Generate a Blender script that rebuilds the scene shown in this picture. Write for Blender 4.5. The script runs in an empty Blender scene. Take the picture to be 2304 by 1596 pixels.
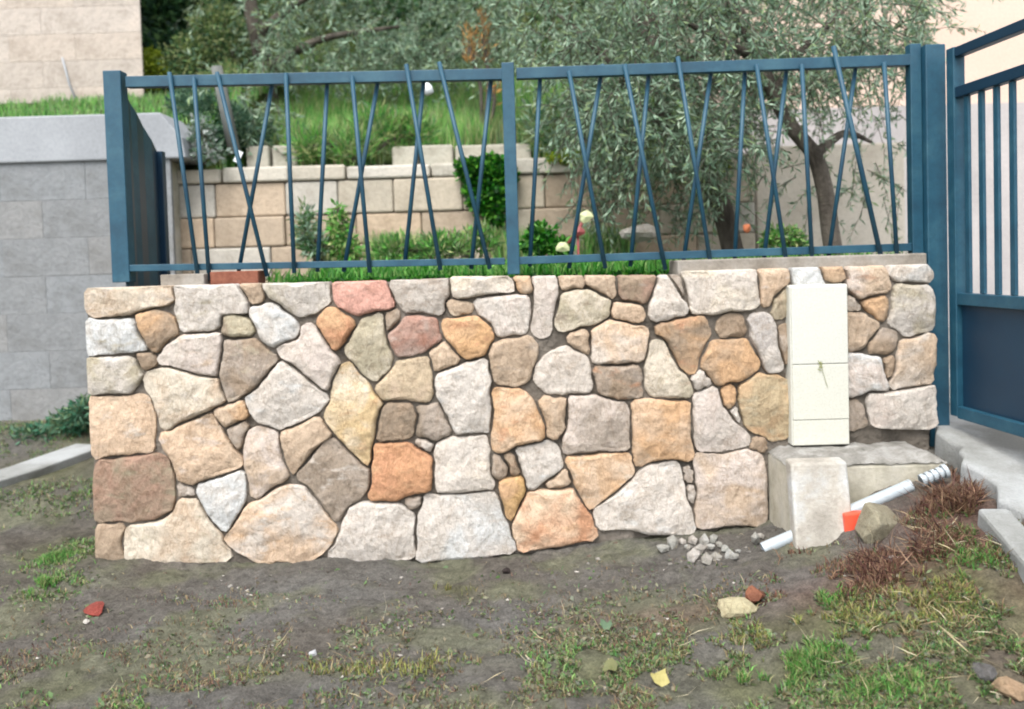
import bpy, math, random
import numpy as np
from mathutils import Vector, Matrix, noise
from mathutils.geometry import delaunay_2d_cdt

random.seed(7)
rng = np.random.default_rng(7)
C = bpy.context.scene.collection
R = math.radians

# ------------------------------------------------------------------ camera
# the photograph is measured on a grid 2304 wide; f = focal length on that grid
F = 1917.0
PP = (1152.0, 655.0)
CAM = Vector((0.0, -3.2, 1.09))
ROT = Matrix.Rotation(R(88.0), 3, 'X') @ Matrix.Rotation(R(-1.7), 3, 'Z')
cd = bpy.data.cameras.new('camera')
cd.sensor_width = 36.0
cd.lens = F / 2304 * 36
cd.shift_y = -(798 - PP[1]) / 2304
cd.clip_start = 0.05
cd.clip_end = 300
cd.dof.use_dof = True
cd.dof.focus_distance = 2.6
cd.dof.aperture_fstop = 2.2
cam = bpy.data.objects.new('camera', cd)
cam.location = CAM
cam.rotation_euler = ROT.to_euler()
C.objects.link(cam)
sc = bpy.context.scene
sc.camera = cam

# ------------------------------------------------------------------ light
SUN_EL, SUN_AZ = R(58), R(200)      # high, soft, from behind the camera's left
w = bpy.data.worlds.new('World')
sc.world = w
w.use_nodes = True
nt = w.node_tree
bg = nt.nodes['Background']
sky = nt.nodes.new('ShaderNodeTexSky')
sky.sky_type = 'NISHITA'
sky.sun_disc = False
sky.sun_elevation = SUN_EL
sky.sun_rotation = SUN_AZ
sky.dust_density = 3.0
hs = nt.nodes.new('ShaderNodeHueSaturation')
hs.inputs['Saturation'].default_value = 0.38
nt.links.new(sky.outputs[0], hs.inputs['Color'])
nt.links.new(hs.outputs[0], bg.inputs[0])
bg.inputs[1].default_value = 0.15
sl = bpy.data.lights.new('sun', 'SUN')
sl.energy = 1.1
sl.angle = R(35)
sl.color = (1.0, 0.97, 0.93)
so = bpy.data.objects.new('sun', sl)
d = Vector((math.sin(SUN_AZ) * math.cos(SUN_EL), math.cos(SUN_AZ) * math.cos(SUN_EL), math.sin(SUN_EL)))
so.rotation_euler = d.to_track_quat('Z', 'Y').to_euler()
so.location = (0, -6, 8)
C.objects.link(so)
sc.view_settings.view_transform = 'Standard'
sc.view_settings.look = 'None'
sc.view_settings.gamma = 1
sc.view_settings.use_curve_mapping = False
sc.view_settings.exposure = 1.42
sc.cycles.filter_width = 1.9
sc.cycles.max_bounces = 6
sc.cycles.use_denoising = True

# ------------------------------------------------------------------ helpers
def ray(u, v):
    return (ROT @ Vector(((u - PP[0]) / F, -(v - PP[1]) / F, -1.0))).normalized()

def W(u, v, Y=0.0):
    """world point seen at (u,v) on the vertical plane y=Y"""
    d = ray(u, v)
    return CAM + d * ((Y - CAM.y) / d.y)

def lin(c):
    return tuple(((x / 255) / 12.92 if x / 255 <= .04045 else ((x / 255 + .055) / 1.055) ** 2.4) for x in c)

def alb(c, k=0.62):
    return tuple(min(.85, x * k) for x in lin(c))

def tag(o, label=None, cat=None, group=None, kind=None):
    if label: o['label'] = label
    if cat: o['category'] = cat
    if group: o['group'] = group
    if kind: o['kind'] = kind
    return o

def empty(name, loc=(0, 0, 0)):
    o = bpy.data.objects.new(name, None)
    o.location = loc
    o.empty_display_size = .1
    C.objects.link(o)
    return o

class MB:
    def __init__(s):
        s.v = []; s.f = []
    def add(s, vs, fs):
        n = len(s.v); s.v += [tuple(p) for p in vs]; s.f += [tuple(i + n for i in f) for f in fs]
    def box(s, lo, hi, M=None):
        x0, y0, z0 = lo; x1, y1, z1 = hi
        vs = [Vector(p) for p in ((x0,y0,z0),(x1,y0,z0),(x1,y1,z0),(x0,y1,z0),(x0,y0,z1),(x1,y0,z1),(x1,y1,z1),(x0,y1,z1))]
        if M: vs = [M @ p for p in vs]
        s.add(vs, [(0,3,2,1),(4,5,6,7),(0,1,5,4),(1,2,6,5),(2,3,7,6),(3,0,4,7)])
    def tube(s, pts, rad, n=8, cap=True):
        pts = [Vector(p) for p in pts]
        if not hasattr(rad, '__len__'): rad = [rad] * len(pts)
        rings = []
        t0 = (pts[1] - pts[0]).normalized()
        a = t0.orthogonal().normalized()
        for i, p in enumerate(pts):
            t = (pts[min(i + 1, len(pts) - 1)] - pts[max(i - 1, 0)]).normalized()
            a = (a - t * a.dot(t)).normalized(); b = t.cross(a)
            rings.append([p + (a * math.cos(k * 2 * math.pi / n) + b * math.sin(k * 2 * math.pi / n)) * rad[i] for k in range(n)])
        vs = [q for r in rings for q in r]; fs = []
        for i in range(len(pts) - 1):
            for k in range(n):
                fs.append((i*n+k, i*n+(k+1) % n, (i+1)*n+(k+1) % n, (i+1)*n+k))
        if cap:
            fs.append(tuple(range(n))[::-1]); fs.append(tuple((len(pts)-1)*n + k for k in range(n)))
        s.add(vs, fs)
    def build(s, name, mat, parent=None, smooth=False, bevel=0, origin=True):
        me = bpy.data.meshes.new(name)
        vs = np.array(s.v, dtype=float)
        loc = Vector((0, 0, 0))
        if origin and len(vs):
            c = (vs.min(0) + vs.max(0)) / 2
            loc = Vector((c[0], c[1], vs[:, 2].min()))
            vs = vs - np.array(loc)
        me.from_pydata(vs.tolist(), [], s.f)
        me.update()
        if smooth: me.polygons.foreach_set('use_smooth', [True] * len(me.polygons))
        o = bpy.data.objects.new(name, me)
        if mat: me.materials.append(mat)
        C.objects.link(o)
        o.location = loc
        if parent:
            o.parent = parent
            o.location = loc - Vector(parent.location)
        if bevel:
            m = o.modifiers.new('bevel', 'BEVEL'); m.width = bevel; m.segments = 2; m.limit_method = 'ANGLE'
        return o

def mesh_np(name, V, quads, mat, cols=None, parent=None, smooth=False):
    """big meshes: V (n,3), quads (m,4) ints or (m,3); cols (n,3) per vertex"""
    V = np.asarray(V, dtype=np.float32); Q = np.asarray(quads, dtype=np.int32)
    k = Q.shape[1]
    me = bpy.data.meshes.new(name)
    me.vertices.add(len(V)); me.vertices.foreach_set('co', V.ravel())
    me.loops.add(Q.size); me.loops.foreach_set('vertex_index', Q.ravel())
    me.polygons.add(len(Q))
    me.polygons.foreach_set('loop_start', np.arange(0, Q.size, k, dtype=np.int32))
    if smooth: me.polygons.foreach_set('use_smooth', np.ones(len(Q), dtype=bool))
    me.update(calc_edges=True)
    if cols is not None:
        a = me.color_attributes.new('tint', 'FLOAT_COLOR', 'POINT')
        a.data.foreach_set('color', np.concatenate([cols, np.ones((len(V), 1))], 1).astype(np.float32).ravel())
    me.materials.append(mat)
    o = bpy.data.objects.new(name, me)
    C.objects.link(o)
    if parent:
        o.parent = parent; o.location = -Vector(parent.location)
    return o

# ------------------------------------------------------------------ materials
class NT:
    def __init__(s, name, rough=.9, spec=.3):
        s.m = bpy.data.materials.new(name); s.m.use_nodes = True
        s.t = s.m.node_tree; s.b = s.t.nodes['Principled BSDF']
        s.b.inputs['Roughness'].default_value = rough
        s.b.inputs['Specular IOR Level'].default_value = spec
        s.co = s.t.nodes.new('ShaderNodeTexCoord').outputs['Object']
    def n(s, t, **k):
        o = s.t.nodes.new(t)
        for a, b in k.items(): setattr(o, a, b)
        return o
    def l(s, a, b): s.t.links.new(a, b)
    def noise(s, scale, detail=5, rough=.55, co=None, stretch=None, dist=0):
        n = s.n('ShaderNodeTexNoise'); n.inputs['Scale'].default_value = scale
        n.inputs['Detail'].default_value = detail; n.inputs['Roughness'].default_value = rough
        n.inputs['Distortion'].default_value = dist
        c = co or s.co
        if stretch:
            m = s.n('ShaderNodeMapping'); m.inputs['Scale'].default_value = stretch
            s.l(c, m.inputs[0]); c = m.outputs[0]
        s.l(c, n.inputs['Vector'])
        return n.outputs['Fac']
    def ramp(s, fac, stops):
        r = s.n('ShaderNodeValToRGB'); e = r.color_ramp.elements
        while len(e) < len(stops): e.new(.5)
        for x, (p, c) in zip(e, stops):
            x.position = p; x.color = (*c, 1) if len(c) == 3 else c
        s.l(fac, r.inputs[0]); return r.outputs[0]
    def mr(s, fac, a, b, lo=0., hi=1.):
        r = s.n('ShaderNodeMapRange'); s.l(fac, r.inputs[0])
        for i, x in enumerate((a, b, lo, hi)): r.inputs[i + 1].default_value = x
        return r.outputs[0]
    def mix(s, fac, a, b, mode='MIX'):
        m = s.n('ShaderNodeMix', data_type='RGBA', blend_type=mode)
        for sock, x in ((m.inputs[0], fac), (m.inputs[6], a), (m.inputs[7], b)):
            if isinstance(x, (int, float)): sock.default_value = x
            elif isinstance(x, tuple): sock.default_value = (*x[:3], 1)
            else: s.l(x, sock)
        return m.outputs[2]
    def mul(s, col, fac):
        """colour times a grey factor socket"""
        return s.mix(1.0, col, fac, 'MULTIPLY')
    def bump(s, fac, strength=.5, dist=.01):
        b = s.n('ShaderNodeBump'); b.inputs['Strength'].default_value = strength
        b.inputs['Distance'].default_value = dist; s.l(fac, b.inputs['Height'])
        s.l(b.outputs[0], s.b.inputs['Normal'])
    def out(s, col):
        if isinstance(col, tuple): s.b.inputs['Base Color'].default_value = (*col[:3], 1)
        else: s.l(col, s.b.inputs['Base Color'])
        return s.m

def mat_stone():
    s = NT('quarried_stone', .92, .2)
    A = [s.n('ShaderNodeAttribute', attribute_type='OBJECT', attribute_name=k).outputs['Color'] for k in ('tint_a', 'tint_b', 'tint_c')]
    oi = s.n('ShaderNodeObjectInfo')
    add = s.n('ShaderNodeVectorMath', operation='ADD'); sc_ = s.n('ShaderNodeVectorMath', operation='SCALE')
    comb = s.n('ShaderNodeCombineXYZ')
    for i in range(3): s.l(oi.outputs['Random'], comb.inputs[i])
    s.l(comb.outputs[0], sc_.inputs[0]); sc_.inputs['Scale'].default_value = 37.0
    s.l(s.co, add.inputs[0]); s.l(sc_.outputs[0], add.inputs[1])
    co = add.outputs[0]
    n1 = s.noise(7, 3, .5, co, dist=.6)
    n2 = s.noise(11, 4, .6, co, (1, 1, 2.2))
    n3 = s.noise(55, 8, .7, co)
    n4 = s.noise(230, 3, .6, co)
    vn = s.noise(5.5, 5, .65, co, (1.5, 1, .8), dist=1.6)
    sp = s.noise(90, 4, .8, co)
    n5 = s.noise(26, 6, .7, co, (2.6, 1, 1))
    c = s.mix(s.mr(n1, .44, .64), A[0], A[1])
    dk = s.noise(4.5, 6, .7, co, dist=1.2)
    c = s.mul(c, s.ramp(dk, [(.30, (.82, .79, .76)), (.44, (1, 1, 1)), (.7, (1.06, 1.06, 1.06))]))
    c = s.mix(s.mr(n2, .56, .70, 0, .8), c, A[2])
    c = s.mul(c, s.ramp(n3, [(.28, (.78, .77, .75)), (.5, (1, 1, 1)), (.75, (1.1, 1.1, 1.1))]))
    c = s.mul(c, s.ramp(n5, [(.3, (.8, .79, .77)), (.44, (1, 1, 1))]))
    c = s.mul(c, s.ramp(n4, [(.3, (.85, .85, .85)), (.6, (1.06, 1.06, 1.06))]))
    c = s.mul(c, s.ramp(vn, [(.475, (1, 1, 1)), (.494, (.82, .79, .75)), (.502, (.86, .83, .80)), (.525, (1, 1, 1))]))
    c = s.mul(c, s.ramp(sp, [(.28, (.72, .69, .65)), (.37, (1, 1, 1)), (.70, (1.0, 1.0, 1.0)), (.82, (1.10, 1.10, 1.10))]))
    h = s.n('ShaderNodeMath', operation='ADD')
    s.l(n3, h.inputs[0]); s.l(n5, h.inputs[1])
    s.bump(h.outputs[0], .8, .012)
    return s.out(c)

def mat_plain(name, cols, scale=6, rough=.9, bump=.4, bdist=.006, fine=70, stretch=None, streak=None, spec=.3, metal=0, contrast=(.35, .65)):
    s = NT(name, rough, spec); s.b.inputs['Metallic'].default_value = metal
    n1 = s.noise(scale, 5, .6, stretch=stretch); n2 = s.noise(fine, 7, .7)
    k = len(cols)
    c = s.ramp(n1, [(contrast[0] + (contrast[1] - contrast[0]) * i / max(1, k - 1), q) for i, q in enumerate(cols)])
    c = s.mul(c, s.ramp(n2, [(.25, (.8, .8, .8)), (.55, (1, 1, 1)), (.8, (1.1, 1.1, 1.1))]))
    if streak:
        n3 = s.noise(streak[0], 4, .6, stretch=(1, 1, streak[1]))
        c = s.mul(c, s.ramp(n3, [(.35, (streak[2],) * 3), (.55, (1, 1, 1))]))
    if bump: s.bump(n2, bump, bdist)
    return s.out(c)

def mat_leaf(name, rough=.55, trans=.35):
    s = NT(name, rough, .35)
    a = s.n('ShaderNodeAttribute', attribute_name='tint').outputs['Color']
    n = s.noise(40, 3)
    c = s.mul(a, s.ramp(n, [(.3, (1.1, 1.1, 1.1)), (.7, (1.6, 1.6, 1.6))]))
    tr = s.n('ShaderNodeBsdfTranslucent'); s.l(c, tr.inputs[0])
    mx = s.n('ShaderNodeMixShader'); mx.inputs[0].default_value = trans
    s.l(s.b.outputs[0], mx.inputs[1]); s.l(tr.outputs[0], mx.inputs[2])
    s.l(mx.outputs[0], s.t.nodes['Material Output'].inputs[0])
    return s.out(c)

def mat_block():
    s = NT('masonry_block', .93, .2)
    a = s.n('ShaderNodeAttribute', attribute_type='OBJECT', attribute_name='tint_a').outputs['Color']
    n1 = s.noise(5, 5, .6); n2 = s.noise(45, 7, .7); n3 = s.noise(2.2, 3)
    c = s.mul(a, s.ramp(n1, [(.3, (.72, .70, .67)), (.5, (1, 1, 1)), (.7, (1.12, 1.1, 1.08))]))
    c = s.mul(c, s.ramp(n2, [(.25, (.75, .75, .75)), (.55, (1, 1, 1))]))
    s.bump(n2, .6, .012)
    return s.out(c)

M_STONE = mat_stone()
M_BLOCK = mat_block()
M_LEAF = mat_leaf('leaf')
M_GRASS = mat_leaf('grass_blade', .6, .3)
M_MORTAR = mat_plain('grey_brown_mortar', [alb((104, 98, 90)), alb((142, 133, 121)), alb((168, 158, 146))], 4, .95, 1.0, .014, 75)
M_CONC = mat_plain('pale_concrete', [alb((186, 180, 160), .72), alb((212, 206, 188), .72), alb((222, 218, 206), .72)], 5, .9, .5, .006, 60, streak=(6, .4, .82))
M_CONC_DIRTY = mat_plain('gritty_concrete', [alb((150, 148, 140)), alb((178, 175, 167)), alb((204, 202, 196))], 14, .95, .9, .012, 90)
M_COPE = mat_plain('dusty_concrete', [alb((146, 138, 126)), alb((172, 164, 152)), alb((190, 184, 174))], 9, .92, .6, .008, 80)
M_DRIVE = mat_plain('driveway_concrete', [alb((140, 140, 134)), alb((176, 178, 174)), alb((200, 203, 202))], 3, .93, .7, .008, 120)
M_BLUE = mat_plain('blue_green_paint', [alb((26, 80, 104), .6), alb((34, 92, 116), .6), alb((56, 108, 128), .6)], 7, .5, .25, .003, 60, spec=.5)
M_BLUE2 = mat_plain('deep_blue_paint_and_fold_shade', [alb((12, 56, 84), .55), alb((18, 66, 94), .55)], 3, .45, .06, .002, 200, spec=.5)
M_BAR = mat_plain('dark_slate_blue_paint', [alb((32, 74, 98), .62), alb((42, 92, 114), .62), alb((60, 106, 124), .62)], 4, .5, .08, .002, 200, spec=.4)
M_BOX = mat_plain('cream_white_plastic', [(.555, .56, .50), (.585, .585, .525)], 2, .45, 0, .001, 150, spec=.4)
M_PIPE = mat_plain('pale_grey_plastic', [alb((196, 208, 214), .6), alb((216, 224, 228), .6)], 8, .4, .05, .001, 120, spec=.45)
M_RED = mat_plain('orange_red_plastic', [(.62, .07, .035), (.72, .10, .05)], 9, .4, .1, .003, 40, spec=.4)
M_RENDER = mat_plain('beige_wall_render', [alb((196, 182, 168)), alb((214, 203, 190)), alb((222, 213, 204))], 1.6, .95, .5, .01, 45, streak=(5, .12, .86))
M_PEACH = mat_plain('peach_wall_render', [alb((246, 216, 196), .66), alb((250, 224, 206), .66)], 1.2, .9, .1, .004, 60)
M_LAV = mat_plain('white_grey_wall_render', [alb((200, 194, 192), .62), alb((222, 215, 212), .62)], 1.5, .9, .3, .006, 50)
M_SANDR = mat_plain('sand_wall_render', [alb((200, 190, 174), .7), alb((220, 212, 198), .7)], 2.5, .95, .4, .008, 50)
M_BAND = mat_plain('pale_coping_render', [alb((176, 180, 184)), alb((198, 202, 206))], 1.5, .9, .3, .005, 50)
M_BARK = mat_plain('olive_bark', [alb((72, 66, 58)), alb((112, 104, 94)), alb((138, 130, 118))], 9, .95, 1.0, .02, 50, stretch=(1, 1, .3))
M_WOOD = mat_plain('weathered_stake_wood', [alb((120, 124, 120)), alb((150, 152, 146))], 8, .9, .5, .005, 50, stretch=(1, 1, .2))
M_WHITE = mat_plain('white_plastic', [(.7, .74, .76), (.78, .8, .8)], 5, .4, .05, .001, 80)
M_YELLOWISH = mat_plain('pale_yellow_plastic', [(.50, .55, .28), (.62, .64, .38)], 6, .5, .1, .002, 60)
M_MAROON = mat_plain('faded_red_plastic', [(.22, .05, .05), (.32, .09, .08)], 6, .5, .1, .002, 60)
M_ORANGE = mat_plain('terracotta_orange', [(.55, .16, .07), (.62, .22, .1)], 6, .7, .2, .003, 60)

# ------------------------------------------------------------------ ground
def hz(u, v, Y):
    p = W(u, v, Y); return (p.x, p.y, p.z)

GP = [hz(220, 1258, 0), hz(700, 1262, 0), hz(1150, 1254, 0), hz(1340, 1218, 0), hz(1560, 1196, 0), hz(1715, 1186, 0)]
GP += [(-1.9, 0, .03), (-1.9, 1.0, .12), (-2.6, .9, .13), (-2.0, 1.8, .24), (-3.2, 1.8, .24), (-4, 3, .3), (-3, 0, .04), (-3, -1, 0),
       (-1.5, -.5, -.01), (-.7, -.4, -.02), (0, -.4, -.01), (.6, -.4, .02), (.95, -.45, .04), (1.15, -.35, .08), (1.1, -.7, .06), (1.38, -.38, .235), (1.32, -.8, .13),
       (1.5, -.35, .30), (1.5, -.6, .22), (1.6, -1.0, .12), (1.7, -.3, .30), (2.2, -.5, .2), (2.5, -1.2, .05),
       (-1.5, -1.5, 0), (-.5, -1.5, -.01), (.5, -1.4, 0), (1.2, -1.4, .02), (0, -2.5, 0), (-2, -3, 0), (2, -3, 0), (0, .4, 0), (1, .4, .05), (-1, .4, 0), (2, .5, .2),
       hz(1905, 1238, -.42), hz(1780, 1242, -.42), hz(1960, 1225, -.5), hz(2120, 1072, -.33), hz(2085, 1112, -.36), hz(2185, 1120, -.45), hz(2150, 1056, -.29), hz(2215, 1160, -.58), (W(2168, 1034, -.3).x - .02, -.3, .372), (W(2140, 1000, -.15).x, -.17, .388), (W(2215, 1090, -.45).x - .02, -.45, .335), (W(2262, 1150, -.6).x - .01, -.6, .30), (1.68, -.5, .32), (1.66, -.7, .26), (1.62, -.85, .22), (0, -5, 0), (4, -4, 0), (-4, -4, 0), (6, 0, 0), (-6, 0, .05), (0, 6, .0), (-6, 6, .3), (6, 6, 0)]
GP = np.array(GP)

def H(x, y):
    x = np.atleast_1d(np.asarray(x, float)); y = np.atleast_1d(np.asarray(y, float))
    d2 = (x[:, None] - GP[None, :, 0]) ** 2 + (y[:, None] - GP[None, :, 1]) ** 2
    wt = np.exp(-d2 / (2 * .22 ** 2)) + .02 / (1 + (d2 / .09) ** 2) + 1e-6 / (1 + d2)
    return (wt * GP[None, :, 2]).sum(1) / wt.sum(1)

def fbm(x, y, s, seed=0., oct=4):
    """cheap value noise on numpy arrays"""
    out = np.zeros_like(x, dtype=float); a = 1.; t = 0.
    for o in range(oct):
        X = x * s + 17.3 * seed + 5.1 * o; Y = y * s + 9.7 * seed - 3.3 * o
        xi = np.floor(X).astype(np.int64); yi = np.floor(Y).astype(np.int64); fx = X - xi; fy = Y - yi
        fx = fx * fx * (3 - 2 * fx); fy = fy * fy * (3 - 2 * fy)
        def h(i, j):
            n = (i * 374761393 + j * 668265263 + int(seed * 1000) * 69069) & 0x7fffffff
            n = ((n ^ (n >> 13)) * 1274126177) & 0x7fffffff
            return ((n ^ (n >> 16)) & 0xffff) / 65535.
        v = (h(xi, yi) * (1 - fx) + h(xi + 1, yi) * fx) * (1 - fy) + (h(xi, yi + 1) * (1 - fx) + h(xi + 1, yi + 1) * fx) * fy
        out += a * v; t += a; a *= .5; s *= 2.07
    return out / t

def GH(x, y):
    """ground height with its small relief"""
    x = np.atleast_1d(np.asarray(x, float)); y = np.atleast_1d(np.asarray(y, float))
    near = np.exp(-((y + .6) / 3) ** 2)
    return H(x, y) + near * ((fbm(x, y, 3.5, 1) - .5) * .04 + (fbm(x, y, 14, 2) - .5) * .032 + (fbm(x, y, 50, 3, 3) - .5) * .016)

def G(u, v, z0=0.):
    """point of the ground seen at (u,v)"""
    d = ray(u, v); t = (z0 - CAM.z) / d.z
    for k in range(12):
        p = CAM + d * t; z = float(GH(p.x, p.y)[0]); t += .7 * (z - p.z) / d.z
    p = CAM + d * t
    return Vector((p.x, p.y, float(GH(p.x, p.y)[0])))

xs = np.concatenate([-np.geomspace(60, 3, 22), np.arange(-2.9, 2.6, .0125), np.geomspace(2.7, 60, 22)])
ys = np.concatenate([-np.geomspace(60, 2.2, 22), np.arange(-2.15, .12, .0125), np.geomspace(.16, 60, 40)])
X, Yg = np.meshgrid(xs, ys)
x1, y1 = X.ravel(), Yg.ravel()
Z = GH(x1, y1)
Z = np.where((y1 > .25) & (x1 > -1.4) , np.minimum(Z, .0), Z)
nx, ny = len(xs), len(ys)
ii = (np.arange(ny - 1)[:, None] * nx + np.arange(nx - 1)[None, :]).ravel()
Q = np.stack([ii, ii + 1, ii + nx + 1, ii + nx], 1)

def patchw(x, y, items):
    s = np.zeros_like(x)
    for (px, py, rx, ry, a) in items:
        s = np.maximum(s, a * np.exp(-(((x - px) / rx) ** 2 + ((y - py) / ry) ** 2)))
    return s

def gp(u, v, rx, ry, a):
    p = G(u, v); return (p.x, p.y, rx, ry, a)

BROWN = [gp(2050, 1290, .25, .2, 1), gp(2150, 1180, .2, .2, 1), gp(1950, 1330, .3, .15, .8), gp(1500, 1390, .3, .08, .5), gp(2280, 1350, .15, .15, .7), gp(2270, 1480, .15, .15, .6)]
MOSS = [gp(1350, 1520, .16, .1, .8), gp(1780, 1540, .3, .12, .9), gp(2100, 1560, .25, .12, .8), gp(1850, 1400, .22, .1, .9), gp(2170, 1350, .12, .18, 1),
        gp(1030, 1330, .07, .06, .7), gp(150, 1250, .16, .2, .9), gp(110, 1060, .35, .3, .6), gp(40, 1560, .3, .12, .5), gp(900, 1500, .5, .06, .25), gp(2290, 1400, .1, .2, .7)]
bw = patchw(x1, y1, BROWN); mw = patchw(x1, y1, MOSS)
def A3(c, k=.62): return np.array(alb(c, k))
nA = fbm(x1, y1, 2.3, 11)[:, None]; nB = fbm(x1, y1, 14, 12)[:, None]; nC = fbm(x1, y1, 45, 13, 3)[:, None]
col = A3((136, 136, 133)) * (1 - nA) + A3((118, 110, 99)) * nA
col = col + (A3((136, 138, 112)) - col) * np.clip((fbm(x1, y1, 5, 14)[:, None] - .48) * 4, 0, .7)
col = col + (A3((140, 114, 102)) - col) * np.clip(bw[:, None] * 1.1 * (nB + .4), 0, 1)
col = col + (A3((126, 128, 92)) - col) * np.clip(mw[:, None] * (nB + .35), 0, 1)
far = (np.hypot(x1, y1) > 4)[:, None]
col = np.where(far, col * .8 + A3((90, 110, 60)) * .2, col)
s = NT('bare_soil', .97, .15)
a = s.n('ShaderNodeAttribute', attribute_name='tint').outputs['Color']
n1 = s.noise(38, 8, .72); n2 = s.noise(170, 5, .7); n3 = s.noise(9, 5, .6)
c = s.mul(a, s.ramp(n1, [(.3, (.55, .54, .52)), (.5, (1, 1, 1)), (.72, (1.4, 1.38, 1.34))]))
c = s.mul(c, s.ramp(n2, [(.32, (.6, .6, .6)), (.55, (1, 1, 1)), (.75, (1.35, 1.35, 1.35))]))
c = s.mul(c, s.ramp(n3, [(.3, (.8, .79, .78)), (.7, (1.15, 1.15, 1.15))]))
hh = s.n('ShaderNodeMath', operation='ADD'); s.l(n1, hh.inputs[0]); s.l(n2, hh.inputs[1])
s.bump(hh.outputs[0], .9, .012)
M_SOIL = s.out(c)
gr = mesh_np('ground', np.stack([x1, y1, Z], 1), Q, M_SOIL, col, smooth=True)
tag(gr, kind='structure')

# ------------------------------------------------------------------ stone wall
wall = empty('stone_wall', (0.2, 0.0, 0.0))
tag(wall, 'low rubble stone wall of cream, orange and grey stones set in brown mortar under the blue fence', 'wall')
XL, XR = W(208, 900).x, W(2088, 800).x
TOP = [(W(u, v, 0).x, W(u, v, 0).z) for u, v in ((200, 650), (535, 640), (760, 636), (1008, 628), (1012, 624), (1515, 620), (1530, 612), (1800, 604), (2088, 596))]
def topz(x): return float(np.interp(x, [t[0] for t in TOP], [t[1] for t in TOP])) - .006
gx = np.linspace(XL, XR, 520); gz = np.linspace(-.12, 1, 180)
V = []; 
for x in gx:
    t = topz(x)
    for q in gz:
        z = q * t if q > 0 else q
        V.append((x, 0, z))
V = np.array(V); V[:, 1] = -np.clip((fbm(V[:, 0], V[:, 2], 9, 21) - .34) * .06, -.008, .015) - (fbm(V[:, 0], V[:, 2], 45, 22) - .5) * .012 
ncz = len(gz); n0 = len(V)
ii = (np.arange(519)[:, None] * ncz + np.arange(ncz - 1)[None, :]).ravel()
Qw = [tuple(q) for q in np.stack([ii, ii + ncz, ii + ncz + 1, ii + 1], 1)]
Vb = V.copy(); Vb[:, 1] = .2
Vall = np.concatenate([V, Vb])
ti = np.arange(519) * ncz + ncz - 1
Qt = np.stack([ti, ti + ncz, ti + ncz + n0, ti + n0], 1)
le = np.arange(ncz - 1); Qle = np.stack([le, le + 1, le + 1 + n0, le + n0], 1)
re = 519 * ncz + le; Qre = np.stack([re, re + n0, re + 1 + n0, re + 1], 1)
Qb = np.stack([ii + n0, ii + 1 + n0, ii + ncz + 1 + n0, ii + ncz + n0], 1)
mo = mesh_np('mortar', Vall, np.concatenate([np.array(Qw), Qt, Qle, Qre, Qb]), M_MORTAR, parent=wall)

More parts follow.
